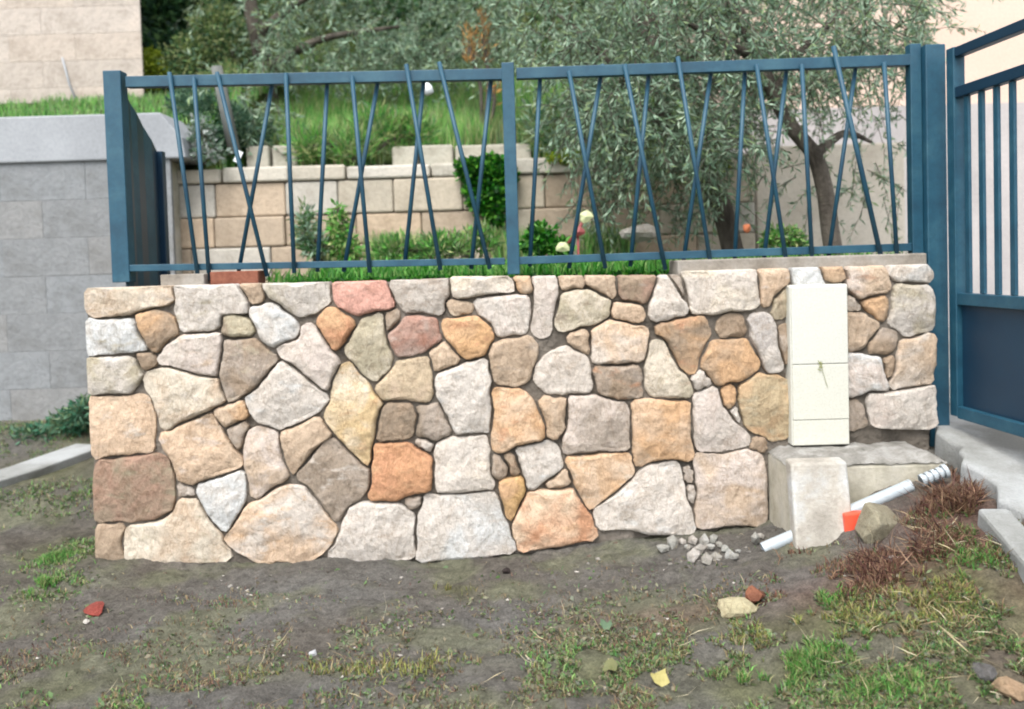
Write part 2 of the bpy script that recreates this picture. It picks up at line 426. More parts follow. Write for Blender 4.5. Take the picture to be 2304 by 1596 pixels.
OR = {'A': (200, 700), 'B': (200, 1050), 'C': (800, 700), 'D': (800, 1000), 'E': (1400, 650), 'F': (1400, 950), 'G': (1950, 650)}
CW = (218, 210, 200); CG = (212, 207, 200); CP = (218, 206, 198); CC = (226, 216, 196); CT = (206, 180, 152); CO = (210, 162, 114)
CD = (200, 132, 90); CB = (150, 128, 104); CGB = (164, 152, 140); COL = (178, 170, 142); CPK = (214, 150, 134); CK = (124, 110, 92); CBL = (214, 222, 226)
CS = (222, 190, 158)
ST = [
 ('A', CT, CC, CW, [(95,165),(420,140),(775,130),(800,250),(650,265),(500,325),(440,350),(150,372),(100,300)]),
 ('A', CG, CG, COL, [(795,118),(1300,115),(1360,200),(1405,270),(1395,350),(1190,375),(1170,455),(870,500),(835,420),(820,300)]),
 ('A', CT, CB, CT, [(1340,104),(1505,104),(1535,190),(1500,270),(1440,278),(1392,200)]),
 ('A', CG, COL, CW, [(1535,108),(2075,90),(2080,250),(1990,315),(1835,345),(1735,325),(1605,208),(1545,158)]),
 ('A', CBL, CG, CG, [(1435,300),(1650,295),(1740,375),(1795,480),(1785,555),(1635,635),(1535,585),(1490,480),(1435,375)]),
 ('A', CP, CW, CP, [(1895,490),(1950,470),(2010,540),(2155,770),(2050,980),(1705,700),(1650,645),(1700,605),(1860,585)]),
 ('A', CBL, CG, COL, [(105,425),(455,425),(495,520),(555,610),(580,650),(300,675),(110,680),(80,560)]),
 ('A', CB, CO, CK, [(500,375),(640,358),(795,405),(822,510),(738,555),(640,672),(592,640),(515,490)]),
 ('A', CG, COL, CG, [(95,750),(415,725),(485,762),(515,860),(458,935),(428,995),(122,1000),(84,880)]),
 ('A', CP, CW, CT, [(885,545),(1170,550),(1190,640),(1152,872),(960,842),(680,745),(745,642),(830,585)]),
 ('A', CGB, CB, COL, [(1228,595),(1465,568),(1550,640),(1635,740),(1550,855),(1395,1010),(1252,1070),(1200,950),(1182,870),(1210,700)]),
 ('A', COL, CK, COL, [(1205,378),(1290,358),(1425,415),(1460,490),(1435,535),(1285,540),(1215,498)]),
 ('A', CC, CT, CW, [(575,855),(760,818),(1000,878),(1160,898),(1182,1000),(1210,1070),(1075,1140),(838,1222),(742,1290),(688,1200),(608,980)]),
 ('A', CG, CW, CBL, [(1685,778),(1760,798),(2045,1030),(2052,1068),(1975,1135),(1758,1262),(1670,1290),(1545,1252),(1438,1165),(1400,1060),(1508,985),(1605,848)]),
 ('A', CS, CT, CW, [(115,1075),(450,1058),(585,1068),(632,1200),(602,1330),(592,1472),(420,1502),(165,1530),(135,1400)]),
 ('A', CT, CO, CC, [(1148,1168),(1365,1105),(1392,1200),(1288,1262),(1225,1292)]),
 ('A', CB, CGB, CB, [(1238,1312),(1385,1268),(1365,1400),(1328,1490),(1258,1380)]),
 ('A', CB, CGB, CK, [(508,702),(618,695),(645,758),(560,822),(518,770)]),
 ('B', CS, CT, CP, [(728,250),(862,196),(1108,92),(1192,222),(1322,400),(1350,468),(1198,552),(962,642),(855,612),(798,480)]),
 ('B', (140,120,98), (152, 112, 92), (126, 122, 96), [(198,468),(620,428),(752,448),(792,600),(812,738),(772,855),(636,922),(300,942),(188,930),(158,700)]),
 ('B', CGB, CG, CGB, [(836,656),(956,696),(964,735),(836,745)]),
 ('B', CBL, CG, CG, [(1005,648),(1362,568),(1382,640),(1325,855),(1220,1030),(1128,955),(988,710)]),
 ('B', CB, CT, CB, [(205,1006),(368,996),(352,1248),(175,1242),(178,1120)]),
 ('B', CC, CT, COL, [(426,1026),(702,966),(806,886),(856,778),(976,778),(1056,922),(1172,1062),(1220,1242),(1000,1258),(700,1272),(424,1244),(398,1130)]),
 ('B', CP, CT, CP, [(1434,226),(1558,208),(1632,244),(1652,330),(1690,460),(1728,568),(1484,750),(1428,608),(1390,440),(1390,282)]),
 ('B', CT, CB, CT, [(1708,236),(1976,138),(2034,182),(2102,252),(1955,366),(1782,560),(1728,440),(1700,330)]),
 ('B', CS, CG, CO, [(1645,708),(1878,678),(1952,762),(2032,882),(2130,1012),(2092,1126),(1926,1242),(1850,1292),(1762,1252),(1640,1240),(1580,1270),(1484,1252),(1230,1110),(1306,1002),(1406,866),(1505,798)]),
 ('C', CPK, CPK, (226,180,166), [(198,100),(586,95),(642,182),(692,290),(636,324),(420,334),(244,294),(206,230)]),
 ('C', CGB, CG, CGB, [(690,96),(1144,76),(1152,200),(1122,248),(1094,332),(1020,352),(804,342),(736,248)]),
 ('C', CC, CW, CT, [(1168,55),(1636,50),(1674,100),(1682,154),(1480,182),(1214,212),(1178,150)]),
 ('C', CT, CO, CT, [(1697,55),(1806,65),(1824,150),(1786,183),(1738,158)]),
 ('C', CP, CW, CP, [(1866,66),(2034,56),(2044,200),(2014,330),(1954,494),(1890,512),(1838,478),(1866,350),(1886,200)]),
 ('C', CT, CC, CT, [(1138,266),(1200,258),(1342,295),(1332,346),(1240,372),(1196,364)]),
 ('C', CP, CG, CP, [(1378,266),(1502,228),(1794,218),(1818,330),(1802,476),(1754,512),(1562,522),(1506,420),(1406,360)]),
 ('C', CO, CD, CO, [(146,336),(220,318),(286,382),(372,460),(294,584),(200,650),(138,560),(84,442)]),
 ('C', CO, (214,160,104), CD, [(1126,436),(1292,378),(1398,396),(1492,480),(1522,568),(1444,682),(1330,712),(1226,672),(1138,560),(1112,492)]),
 ('C', (178,160,150), (176,112,92), CG, [(788,396),(902,368),(1024,408),(1062,480),(1082,566),(974,634),(848,692),(732,702),(678,608),(650,540),(726,472)]),
 ('C', CGB, CB, CGB, [(646,356),(718,338),(750,392),(676,466),(646,494)]),
 ('C', COL, CC, COL, [(376,504),(454,428),(586,358),(614,480),(642,630),(692,738),(672,824),(560,900),(446,824),(348,698),(308,634)]),
 ('C', CT, CT, CB, [(1008,684),(1120,608),(1184,662),(1222,738),(1148,782),(1036,822)]),
 ('C', CB, CT, CGB, [(1518,606),(1796,568),(1852,640),(1842,798),(1784,882),(1698,942),(1564,912),(1520,800),(1498,692)]),
 ('C', (190,170,138), CT, COL, [(606,904),(722,758),(800,748),(984,738),(1012,860),(1022,1000),(974,1082),(820,1052),(624,1052),(568,980)]),
 ('C', (206,176,124), CC, CO, [(266,796),(330,786),(416,902),(590,1110),(558,1180),(548,1300),(508,1420),(494,1556),(478,1608),(354,1496),(206,1328),(158,1220),(196,1070),(208,920)]),
 ('C', CG, CG, CBL, [(1056,874),(1262,806),(1452,748),(1472,880),(1482,1050),(1492,1200),(1482,1332),(1224,1347),(1158,1200),(1068,1050),(1038,950)]),
 ('C', CB, CK, CT, [(606,1156),(662,1106),(846,1117),(882,1200),(862,1336),(778,1388),(584,1392),(578,1250)]),
 ('C', CGB, CK, CGB, [(898,1134),(1056,1108),(1104,1200),(1152,1328),(1056,1378),(906,1368),(888,1300),(918,1200)]),
 ('C', CO, CS, CD, [(1518,1004),(1602,990),(1716,996),(1794,1064),(1864,1184),(1942,1290),(1922,1374),(1698,1432),(1600,1500),(1518,1484),(1508,1350),(1546,1150)]),
 ('C', CT, CO, CT, [(1948,1076),(2104,1076),(2104,1296),(1992,1362),(1966,1280)]),
 ('D', (134,120,104), CGB, CG, [(136,434),(208,444),(336,566),(484,700),(474,826),(394,922),(218,1100),(126,976),(-2,826),(-86,730),(6,606),(64,524)]),
 ('D', (200,138,92), CD, CO, [(546,496),(800,477),(876,516),(936,546),(1012,622),(1002,718),(982,854),(800,892),(508,932),(537,800),(537,622)]),
 ('D', CW, CG, CC, [(1086,486),(1202,427),(1454,407),(1492,520),(1472,680),(1512,844),(1280,878),(1066,883),(1047,700),(1058,562)]),
 ('D', CG, CG, CGB, [(336,1006),(502,967),(776,1016),(842,1083),(852,1250),(862,1384),(600,1424),(244,1433),(198,1388),(276,1202)]),
 ('D', CG, CBL, CG, [(956,907),(1504,877),(1572,982),(1602,1100),(1642,1240),(1672,1326),(1450,1373),(907,1408),(907,1200),(937,1022)]),
 ('D', CGB, CB, CW, [(1526,566),(1568,594),(1632,680),(1578,752),(1526,716)]),
 ('D', CB, CD, CB, [(1626,565),(1695,584),(1732,714),(1684,714)]),
 ('D', CG, CG, CBL, [(1718,526),(1974,478),(2052,544),(2082,650),(2004,733),(1828,830),(1776,736),(1738,620)]),
 ('D', CO, (206,160,90), CO, [(1597,796),(1754,767),(1763,850),(1714,986),(1660,1090),(1627,1048),(1608,900)]),
 ('D', CS, CD, CO, [(1836,897),(1990,867),(2176,877),(2244,982),(2312,1100),(2340,1216),(2100,1272),(1754,1322),(1708,1238),(1708,1114),(1776,984)]),
 ('D', CT, CGB, CT, [(1968,824),(2124,700),(2152,788),(2060,833)]),
 ('D', CGB, CG, CGB, [(895,446),(955,446),(983,516),(905,496)]),
 ('D', CGB, CB, CGB, [(816,936),(924,917),(924,976),(836,984)]),
 ('E', CT, CB, CT, [(157,216),(334,207),(338,284),(184,294)]),
 ('E', CT, CB, CT, [(378,216),(604,207),(613,346),(588,382),(484,332),(398,256)]),
 ('E', CB, (170,120,104), CGB, [(648,207),(952,197),(932,298),(884,392),(838,422),(686,402),(648,326)]),
 ('E', COL, CC, CK, [(177,376),(300,338),(450,348),(572,415),(552,524),(438,582),(262,641),(168,622),(138,560)]),
 ('E', CS, CT, CS, [(617,447),(740,427),(822,463),(822,556),(768,592),(613,532),(597,490)]),
 ('E', CW, CG, CG, [(986,197),(1036,187),(1102,292),(1190,432),(1180,504),(1050,552),(945,542),(908,440),(937,312)]),
 ('E', CGB, CGB, CG, [(1062,200),(1146,226),(1172,330),(1182,380),(1126,288)]),
 ('E', CW, CC, CG, [(1178,197),(1600,167),(1772,177),(1772,300),(1790,434),(1600,472),(1440,492),(1264,482),(1218,348)]),
 ('E', CS, CT, CP, [(1808,167),(2012,157),(2021,238),(1952,324),(1874,432),(1836,442),(1818,300)]),
 ('E', COL, CB, COL, [(1926,404),(2018,340),(2050,345),(2045,484),(1956,510)]),
 ('E', CS, CW, CO, [(437,666),(562,597),(738,607),(842,656),(862,800),(822,882),(620,902),(456,892),(428,780)]),
 ('E', CT, CB, CT, [(248,704),(330,658),(382,686),(382,840),(292,782)]),
 ('E', CB, CO, CD, [(988,636),(1122,587),(1324,578),(1370,680),(1322,846),(1248,988),(1156,954),(1088,818),(1028,720)]),
 ('E', CO, CB, CO, [(1404,767),(1520,758),(1676,738),(1790,900),(1770,955),(1696,1012),(1494,1100),(1436,1046),(1348,950),(1338,884)]),
 ('E', CB, CT, CB, [(1488,605),(1544,538),(1636,557),(1702,650),(1646,692),(1505,683)]),
 ('E', (176,172,170), CG, CGB, [(1728,566),(1850,547),(1942,624),(1952,800),(1990,920),(1972,975),(1892,992),(1838,898),(1768,760),(1728,650)]),
 ('E', CB, CGB, CB, [(1962,625),(2040,645),(2040,940),(2004,880),(1970,760)]),
 ('E', CW, CW, CG, [(94,866),(202,828),(356,868),(402,990),(412,1100),(374,1152),(200,1177),(64,1152),(-20,1058),(-30,965)]),
 ('E', CC, COL, CT, [(926,777),(1016,757),(1072,882),(1142,1002),(1222,1102),(1232,1182),(1060,1207),(926,1192),(868,1108),(888,950)]),
 ('E', CB, CGB, CD, [(448,986),(776,977),(822,1052),(812,1174),(638,1222),(504,1164),(468,1060)]),
 ('E', CGB, CP, (160,150,134), [(238,1206),(402,1217),(676,1256),(702,1352),(712,1500),(722,1632),(500,1652),(210,1670),(228,1450)]),
 ('E', CO, CS, CT, [(788,1266),(922,1228),(1100,1248),(1222,1267),(1232,1500),(1232,1692),(1000,1712),(806,1742),(768,1658),(778,1452)]),
 ('E', CP, CG, CP, [(1276,1188),(1332,1168),(1416,1158),(1494,1282),(1612,1432),(1706,1552),(1692,1594),(1500,1641),(1316,1632),(1267,1548),(1258,1352)]),
 ('E', CGB, CG, CGB, [(1266,1054),(1320,1017),(1372,1088),(1302,1132)]),
 ('E', CO, CT, CO, [(1517,1134),(1560,1117),(1602,1182),(1592,1256),(1560,1302),(1526,1268)]),
 ('E', CG, CGB, CG, [(1566,1322),(1606,1296),(1632,1410)]),
 ('E', (178,158,120), CO, COL, [(1666,1147),(1802,1047),(1928,1028),(2012,1112),(2027,1280),(2022,1456),(2004,1512),(1900,1532),(1802,1483),(1706,1424),(1658,1318),(1643,1232)]),
 ('F', CS, CO, CC, [(218,747),(500,717),(722,727),(732,876),(634,974),(402,1160),(336,1056),(267,928),(228,830)]),
 ('F', CG, CW, CBL, [(906,817),(1100,797),(1152,882),(1182,1052),(1242,1192),(1247,1344),(900,1348),(742,1303),(486,1303),(458,1192),(624,1086),(804,924)]),
 ('F', CP, CT, CP, [(1296,737),(1502,747),(1698,697),(1792,734),(1822,882),(1832,1200),(1802,1272),(1620,1263),(1306,1302),(1278,1180),(1308,1000),(1278,852)]),
 ('F', CGB, CG, CGB, [(1232,1004),(1276,1042),(1256,1125),(1214,1098)]),
 ('F', CGB, CG, CGB, [(1204,856),(1256,874),(1236,926),(1200,918)]),
 ('F', CT, CB, CT, [(1765,606),(1824,614),(1815,674),(1745,656)]),
 ('G', CBL, CBL, CG, [(308,116),(524,116),(572,258),(572,330),(400,330),(348,218)]),
 ('G', CO, CT, CS, [(568,126),(620,97),(734,126),(752,216),(592,232)]),
 ('G', CT, CP, (200,150,120), [(777,146),(1044,137),(1082,202),(1092,326),(956,364),(878,402),(806,290)]),
 ('G', CO, CB, CO, [(896,416),(1074,378),(1102,458),(1056,568),(964,496)]),
 ('G', CW, CBL, CG, [(1138,116),(1424,77),(1452,246),(1330,243),(1204,232),(1138,178)]),
 ('G', CG, COL, CG, [(1206,297),(1434,287),(1462,400),(1442,632),(1282,682),(1148,596),(1158,450)]),
 ('G', CT, CB, CGB, [(786,536),(898,527),(1032,612),(926,774),(814,822),(784,822)]),
 ('G', CB, CGB, CK, [(948,767),(1054,658),(1152,687),(1162,780),(1096,842),(964,842)]),
 ('G', CT, CG, CGB, [(1226,766),(1454,708),(1472,780),(1462,938),(1434,1010),(1460,1082),(1148,1132),(1188,1000),(1188,880)]),
 ('G', CB, CT, CB, [(1086,905),(1152,887),(1152,976),(1112,1030)]),
 ('G', CBL, CP, CBL, [(792,856),(1034,877),(1054,962),(1102,1152),(800,1152),(784,1152)]),
 ('G', CK, CGB, CB, [(806,1277),(894,1296),(942,1424),(804,1432)]),
 ('G', CG, CP, CG, [(966,1178),(1142,1168),(1474,1128),(1502,1300),(1532,1432),(1250,1433),(976,1423),(948,1328)]),
 ('G', CB, CG, CB, [(794,404),(828,396),(872,466),(804,474)]),
]

def chaikin(P, k=.14):
    out = []
    n = len(P)
    for i in range(n):
        a = np.array(P[i]); b = np.array(P[(i + 1) % n])
        out += [a + (b - a) * k, a + (b - a) * (1 - k)]
    return np.array(out)

def resample(P, n):
    Pc = np.vstack([P, P[:1]]); seg = np.hypot(*(np.diff(Pc, axis=0).T)); s_ = np.concatenate([[0], np.cumsum(seg)])
    t = np.linspace(0, s_[-1], n, endpoint=False)
    return np.stack([np.interp(t, s_, Pc[:, 0]), np.interp(t, s_, Pc[:, 1])], 1)

def dense(P, st=.004):
    Pc = np.vstack([P, P[:1]]); L_ = np.hypot(*np.diff(Pc, axis=0).T).sum()
    return resample(P, max(12, int(L_ / st)))

OUT = []
for (rg, ca, cb_, cc, pts) in ST:
    ox, oy = OR[rg]; P = []
    for (zx, zy) in pts:
        p = W((ox + zx / 3.1914) * .86943, (oy + zy / 3.1914) * .86943, -.02); P.append((p.x, p.z))
    P = np.array(P)
    if np.sum(P[:, 0] * np.roll(P[:, 1], -1) - P[:, 1] * np.roll(P[:, 0], -1)) < 0: P = P[::-1]
    OUT.append(P)
DEN = [dense(P) for P in OUT]
for idx, (rg, ca, cb_, cc, pts) in enumerate(ST):
    P = OUT[idx]
    P = chaikin(P, .02)
    size = math.sqrt(abs(0.5 * np.sum(P[:, 0] * np.roll(P[:, 1], -1) - P[:, 1] * np.roll(P[:, 0], -1))))
    n = int(np.clip(size * 380, 24, 84))
    P = resample(P, n)
    area = np.sum(P[:, 0] * np.roll(P[:, 1], -1) - P[:, 1] * np.roll(P[:, 0], -1))
    if area < 0: P = P[::-1]
    # ragged outline
    c0 = P.mean(0)
    D = P - c0; rr = np.hypot(D[:, 0], D[:, 1])[:, None]
    jag = (fbm(P[:, 0], P[:, 1], 28, idx % 9 + .3, 3) - .5)[:, None] * .016 + (rng.random((n, 1)) - .5) * .0045
    T = np.roll(P, -1, 0) - np.roll(P, 1, 0); Nn = np.stack([T[:, 1], -T[:, 0]], 1); Nn /= np.linalg.norm(Nn, axis=1, keepdims=True) + 1e-9
    oth = np.concatenate([DEN[k] for k in range(len(DEN)) if k != idx and np.abs(DEN[k].mean(0) - c0).max() < .6])
    g_ = np.zeros(n); live = np.ones(n, bool)
    for step in np.arange(.002, .0205, .002):
        q_ = P + Nn * step
        dmin = np.sqrt(((q_[:, None, :] - oth[None]) ** 2).sum(2).min(1))
        okk = (dmin >= step + .0078) & live
        edge = (q_[:, 0] < XL - .006) | (q_[:, 0] > XR + .02) | (q_[:, 1] > np.interp(q_[:, 0], [t[0] for t in TOP], [t[1] for t in TOP]) + .004)
        okk &= ~edge
        g_[okk] = step; live &= okk
    gs = g_.copy()
    for sh in (-1, 1): gs = np.minimum(gs, np.roll(g_, sh) + .004)
    g_ = (gs + np.roll(gs, 1) + np.roll(gs, -1)) / 3
    turn = 1 + .45 * np.clip(1 - (np.roll(Nn, 2, 0) * np.roll(Nn, -2, 0)).sum(1), 0, 1)      # corners stay sharp as the outline grows
    P = P + D / rr * jag * .45 + Nn * (g_ * turn)[:, None]
    P[:, 0] = np.clip(P[:, 0], XL - .004 + .004 * (fbm(P[:, 1], P[:, 0], 20, 5) - .5), None)
    P[:, 1] = np.minimum(P[:, 1], np.interp(P[:, 0], [t[0] for t in TOP], [t[1] for t in TOP]) + .003)
    D = P - c0; rr = np.hypot(D[:, 0], D[:, 1])[:, None]
    h = random.uniform(.030, .040) * (1 if size > .08 else .8)
    tilt = (random.uniform(-.05, .05), random.uniform(-.05, .05))
    rings = []
    for (inset, y) in ((0, .03), (0, -h * .5), (.0018, -h * .85), (.006, -h * 1.0), (.016, -h * 1.04)):
        f = 1 - np.minimum(inset / np.maximum(rr, .01), .6)
        rings.append((c0 + (P - c0) * f, y))
    def face_y(q0, q1, a_):
        yy = a_ * (tilt[0] * (q0 - c0[0]) + tilt[1] * (q1 - c0[1]))
        v3 = Vector((q0 * 9, idx * 3.1, q1 * 9))
        for j in range(4):
            an = idx * 1.7 + j * 1.65
            fa = (q0 - c0[0]) * math.cos(an) + (q1 - c0[1]) * math.sin(an) - size * (.16 + .09 * j)
            yy += a_ * max(0, fa) * (.14 + .05 * (j % 2))
        return yy - a_ * (noise.noise(v3) * .008 + abs(noise.noise(v3 * 2.6)) * .008 + noise.noise(v3 * 6) * .004)
    vs = []; nr = len(rings); fs = []
    for k, (pp, y) in enumerate(rings):
        for q in pp:
            vs.append((q[0], min(-.0215 if k > 1 else 9, y + (face_y(q[0], q[1], min(1, (k - 1) / 3)) if k >= 2 else 0)), q[1]))
    for k in range(nr - 1):
        for i in range(n):
            j = (i + 1) % n
            fs.append((k*n+i, k*n+j, (k+1)*n+j, (k+1)*n+i))
    # the face: an even triangle mesh inside the last ring
    last = rings[-1][0]
    lo, hi = last.min(0), last.max(0); st = .0125
    inner = []
    lx, ly = last[:, 0], last[:, 1]; mx_, my_ = np.roll(lx, -1), np.roll(ly, -1)
    row = 0; gy_ = lo[1] + st * .6
    while gy_ < hi[1]:
        gx_ = lo[0] + (row % 2) * st * .5
        while gx_ < hi[0]:
            a1 = gx_ + rng.uniform(-.3, .3) * st; a2 = gy_ + rng.uniform(-.3, .3) * st
            cr = ((ly > a2) != (my_ > a2)) & (a1 < (mx_ - lx) * (a2 - ly) / (my_ - ly + 1e-12) + lx)
            if cr.sum() % 2 and np.min(np.hypot(lx - a1, ly - a2)) > st * .55: inner.append((a1, a2))
            gx_ += st
        gy_ += st * .87; row += 1
    pts2 = [Vector((q[0], q[1])) for q in last] + [Vector(q) for q in inner]
    res = delaunay_2d_cdt(pts2, [], [list(range(n))], 1, 1e-6)
    base_i = len(vs)
    for q in res[0]: vs.append((q[0], min(-.0225, -h * 1.04 + face_y(q[0], q[1], 1)), q[1]))
    for f_ in res[2]: fs.append(tuple(base_i + t for t in f_))
    mb = MB(); mb.v = vs; mb.f = fs
    o = mb.build('stone', M_STONE, wall, smooth=True)
    sm_ = np.ones(len(o.data.polygons), dtype=bool); sm_[:3 * n] = False; o.data.polygons.foreach_set('use_smooth', sm_)
    j_ = random.uniform(.94, 1.05)
    for k_, cx in (('tint_a', ca), ('tint_b', cb_), ('tint_c', cc)):
        # the second and third tone stay close to the stone's own
        m_ = .0 if k_ == 'tint_a' else .1
        base = [q * .68 + w_ * .32 for q, w_ in zip([q * (1 - m_) + w_ * m_ for q, w_ in zip(cx, ca)], (204, 190, 174))]
        o[k_] = [x * j_ for x in alb(base, .84)]

# concrete coping behind the stones on the right and the pale patch on the left
mb = MB()
a, b = W(1520, 585, .05), W(2075, 580, .05)
mb.box((a.x, .012, topz(a.x) - .02), (b.x, .19, a.z - .002))
mb.build('coping', M_COPE, wall, bevel=.006)
mb = MB(); a = W(372, 620, .08); b = W(470, 640, .08)
mb.box((a.x, .03, topz(a.x) - .02), (b.x, .16, a.z + .003)); mb.build('coping', M_COPE, wall, bevel=.004)
mb = MB(); a = W(482, 613, .1); b = W(590, 640, .1)
mb.box((a.x, .05, 1.02), (b.x, .15, a.z + .002))
br = mb.build('brick', mat_plain('orange_brick', [alb((140, 84, 66)), alb((166, 108, 86))], 20, .9, .5, .004, 80), bevel=.004)
tag(br, 'orange brick lying on the wall top under the left end of the fence', 'brick')

# ------------------------------------------------------------------ garden behind the wall
ZG = 1.0
mb = MB(); mb.box((-1.56, .205, -.1), (1.72, 2.2, ZG))
g = mb.build('garden_soil', M_SOIL); tag(g, kind='structure')
me = g.data
ca_ = me.color_attributes.new('tint', 'FLOAT_COLOR', 'POINT')
for q in ca_.data: q.color = (*alb((110, 100, 80)), 1)

def terrace_z(x, y):
    base = np.where(x < -1.85, 2.0, 1.68)
    base = base + np.maximum(0, np.minimum(y, 9) - 2.2) * .36 + np.maximum(0, y - 9) * .75
    return base - np.clip((x - 1.3) * 2, 0, .0)
xs2 = np.concatenate([np.linspace(-14, -3, 18), np.linspace(-2.8, 1.42, 80)]); ys2 = np.concatenate([[2.11], np.linspace(2.12, 4.5, 60), np.linspace(4.7, 22, 40)])
X2, Y2 = np.meshgrid(xs2, ys2); x2, y2 = X2.ravel(), Y2.ravel()
z2 = terrace_z(x2, y2) + (fbm(x2, y2, 2.5, 31) - .5) * .12
z2 = np.where(y2 < 2.115, .9, z2)      # the front edge turns down behind the walls
nx = len(xs2); ii = (np.arange(len(ys2) - 1)[:, None] * nx + np.arange(nx - 1)[None, :]).ravel()
tc = A3((84, 104, 52)) * np.ones((len(x2), 1)) * (.6 + .6 * fbm(x2, y2, 4, 32)[:, None])
t_ = mesh_np('hillside', np.stack([x2, y2, z2], 1), np.stack([ii, ii + 1, ii + nx + 1, ii + nx], 1), M_SOIL, tc, smooth=True)
tag(t_, kind='structure')

# ------------------------------------------------------------------ left block wall
lw = empty('block_wall', (-3.4, 1.8, .2))
tag(lw, 'grey concrete block wall with a pale rendered top band, behind the left end of the fence', 'wall')
YL = 1.8
ztop = W(100, 262, YL).z; zband = W(100, 366, YL).z
xr_ = W(372, 300, YL).x
mb = MB(); mb.box((-9, YL + .02, .0), (xr_ - .01, YL + .28, zband - .005)); mb.build('wall_core', M_CONC, lw)
mb = MB()
# the band ends in a slanting cut at its right end
za, zb = ztop, zband
vs = [(-9, YL - .02, zb), (xr_ + .12, YL - .02, zb), (xr_ + .10, YL - .02, zb + .12), (xr_ - .02, YL - .02, za), (-9, YL - .02, za)]
vs += [(x, YL + .34, z) for x, y, z in vs]
mb.add(vs, [(0,1,2,3,4), (9,8,7,6,5), (0,5,6,1), (1,6,7,2), (2,7,8,3), (3,8,9,4), (4,9,5,0)])
mb.build('rendered_band', M_BAND, lw, bevel=.01)
proto = None
ch = (zband - .2) / 7.
for r_ in range(-1, 7):
    x = xr_ + .02 - (r_ % 2) * .26
    first = True
    while x > -6.5:
        x0 = max(x - .5, -6.6)
        wd = (x - x0) if not first else (x - x0)
        mb = MB(); dy = random.uniform(-.003, .003)
        mb.box((x0 + .0004, YL + dy * .4, .2 + r_ * ch + .0004), (x - .0004 if not (first and r_ % 2) else xr_ + .02, YL + .03, .2 + (r_ + 1) * ch - .0004))
        o = mb.build('block', M_BLOCK, lw, bevel=.0018)
        k = random.uniform(.97, 1.03); o['tint_a'] = [q * k for q in alb(random.choice([(172, 176, 178), (168, 171, 172), (174, 175, 174)]), .56)]
        x -= .5; first = False

# ------------------------------------------------------------------ garden retaining wall of sandstone blocks
rw = empty('retaining_wall', (0, 2.0, 1.0))
tag(rw, 'low sandstone block retaining wall with pale coping stones across the garden behind the fence', 'wall')
YR = 2.0
zc = W(900, 368, YR).z; zc0 = W(900, 402, YR).z
xa, xb = W(366, 480, YR).x, W(1700, 480, YR).x
mb = MB(); mb.box((xa + .02, YR + .05, .95), (xb - .02, YR + .19, zc0)); mb.build('wall_core', M_SANDR, rw)
SB = [(210, 190, 166), (198, 180, 158), (212, 200, 180), (194, 176, 154), (208, 202, 190), (214, 192, 166), (202, 192, 174)]
x = xa
while x < xb:
    w_ = min(random.uniform(.32, .52), xb - x)
    mb = MB(); mb.box((x + .006, YR - .02 + random.uniform(-.01, .01), zc0 + .004), (x + w_ - .006, YR + .2, zc + random.uniform(-.012, .006)))
    o = mb.build('coping_stone', M_BLOCK, rw, bevel=.012); o['tint_a'] = alb(random.choice([(214, 208, 194), (204, 196, 180), (220, 214, 202)]), .72)
    x += w_
hs_ = [.205, .185, .2, .1]
z = zc0
for k, hh_ in enumerate(hs_):
    x = xa - (.0 if k % 2 else .17)
    while x < xb - .02:
        w_ = random.uniform(.3, .5)
        x0, x1_ = max(x, xa), min(x + w_, xb)
        if x1_ - x0 > .05:
            mb = MB(); mb.box((x0 + .002, YR + random.uniform(-.012, .006), z - hh_ + .002), (x1_ - .002, YR + .08, z - .002))
            o = mb.build('block', M_BLOCK, rw, bevel=.012); o['tint_a'] = alb(random.choice(SB), .72)
        x += w_
    z -= hh_
# row of loose pale blocks on the terrace above
YB = 2.23
zb0 = W(900, 366, YB).z
for (u0, u1) in ((552, 606), (608, 668), (880, 940), (942, 1020), (1022, 1090), (1092, 1196), (1560, 1630)):
    a, b = W(u0, 330, YB), W(u1, 330, YB)
    mb = MB(); mb.box((a.x + .004, YB + random.uniform(-.02, .02), zb0 - .06), (b.x - .004, YB + .2, W((u0 + u1) / 2, 327 + random.uniform(-3, 3), YB).z))
    o = mb.build('kerb_block', M_BLOCK, bevel=.015); o['tint_a'] = alb((212, 208, 192))
    tag(o, {552: 'leftmost pale block in the row on the grassy terrace', 608: 'second pale block from the left on the terrace, beside the long grass',
            880: 'pale block just right of the long grass on the terrace', 942: 'pale block on the terrace between the long grass and the ivy, second of its run',
            1022: 'pale block on the terrace directly above the left edge of the ivy', 1092: 'wide pale block on the terrace behind the middle fence post',
            1560: 'lone pale block on the terrace showing between the olive twigs'}[u0], 'block', 'pale blocks along the terrace edge')

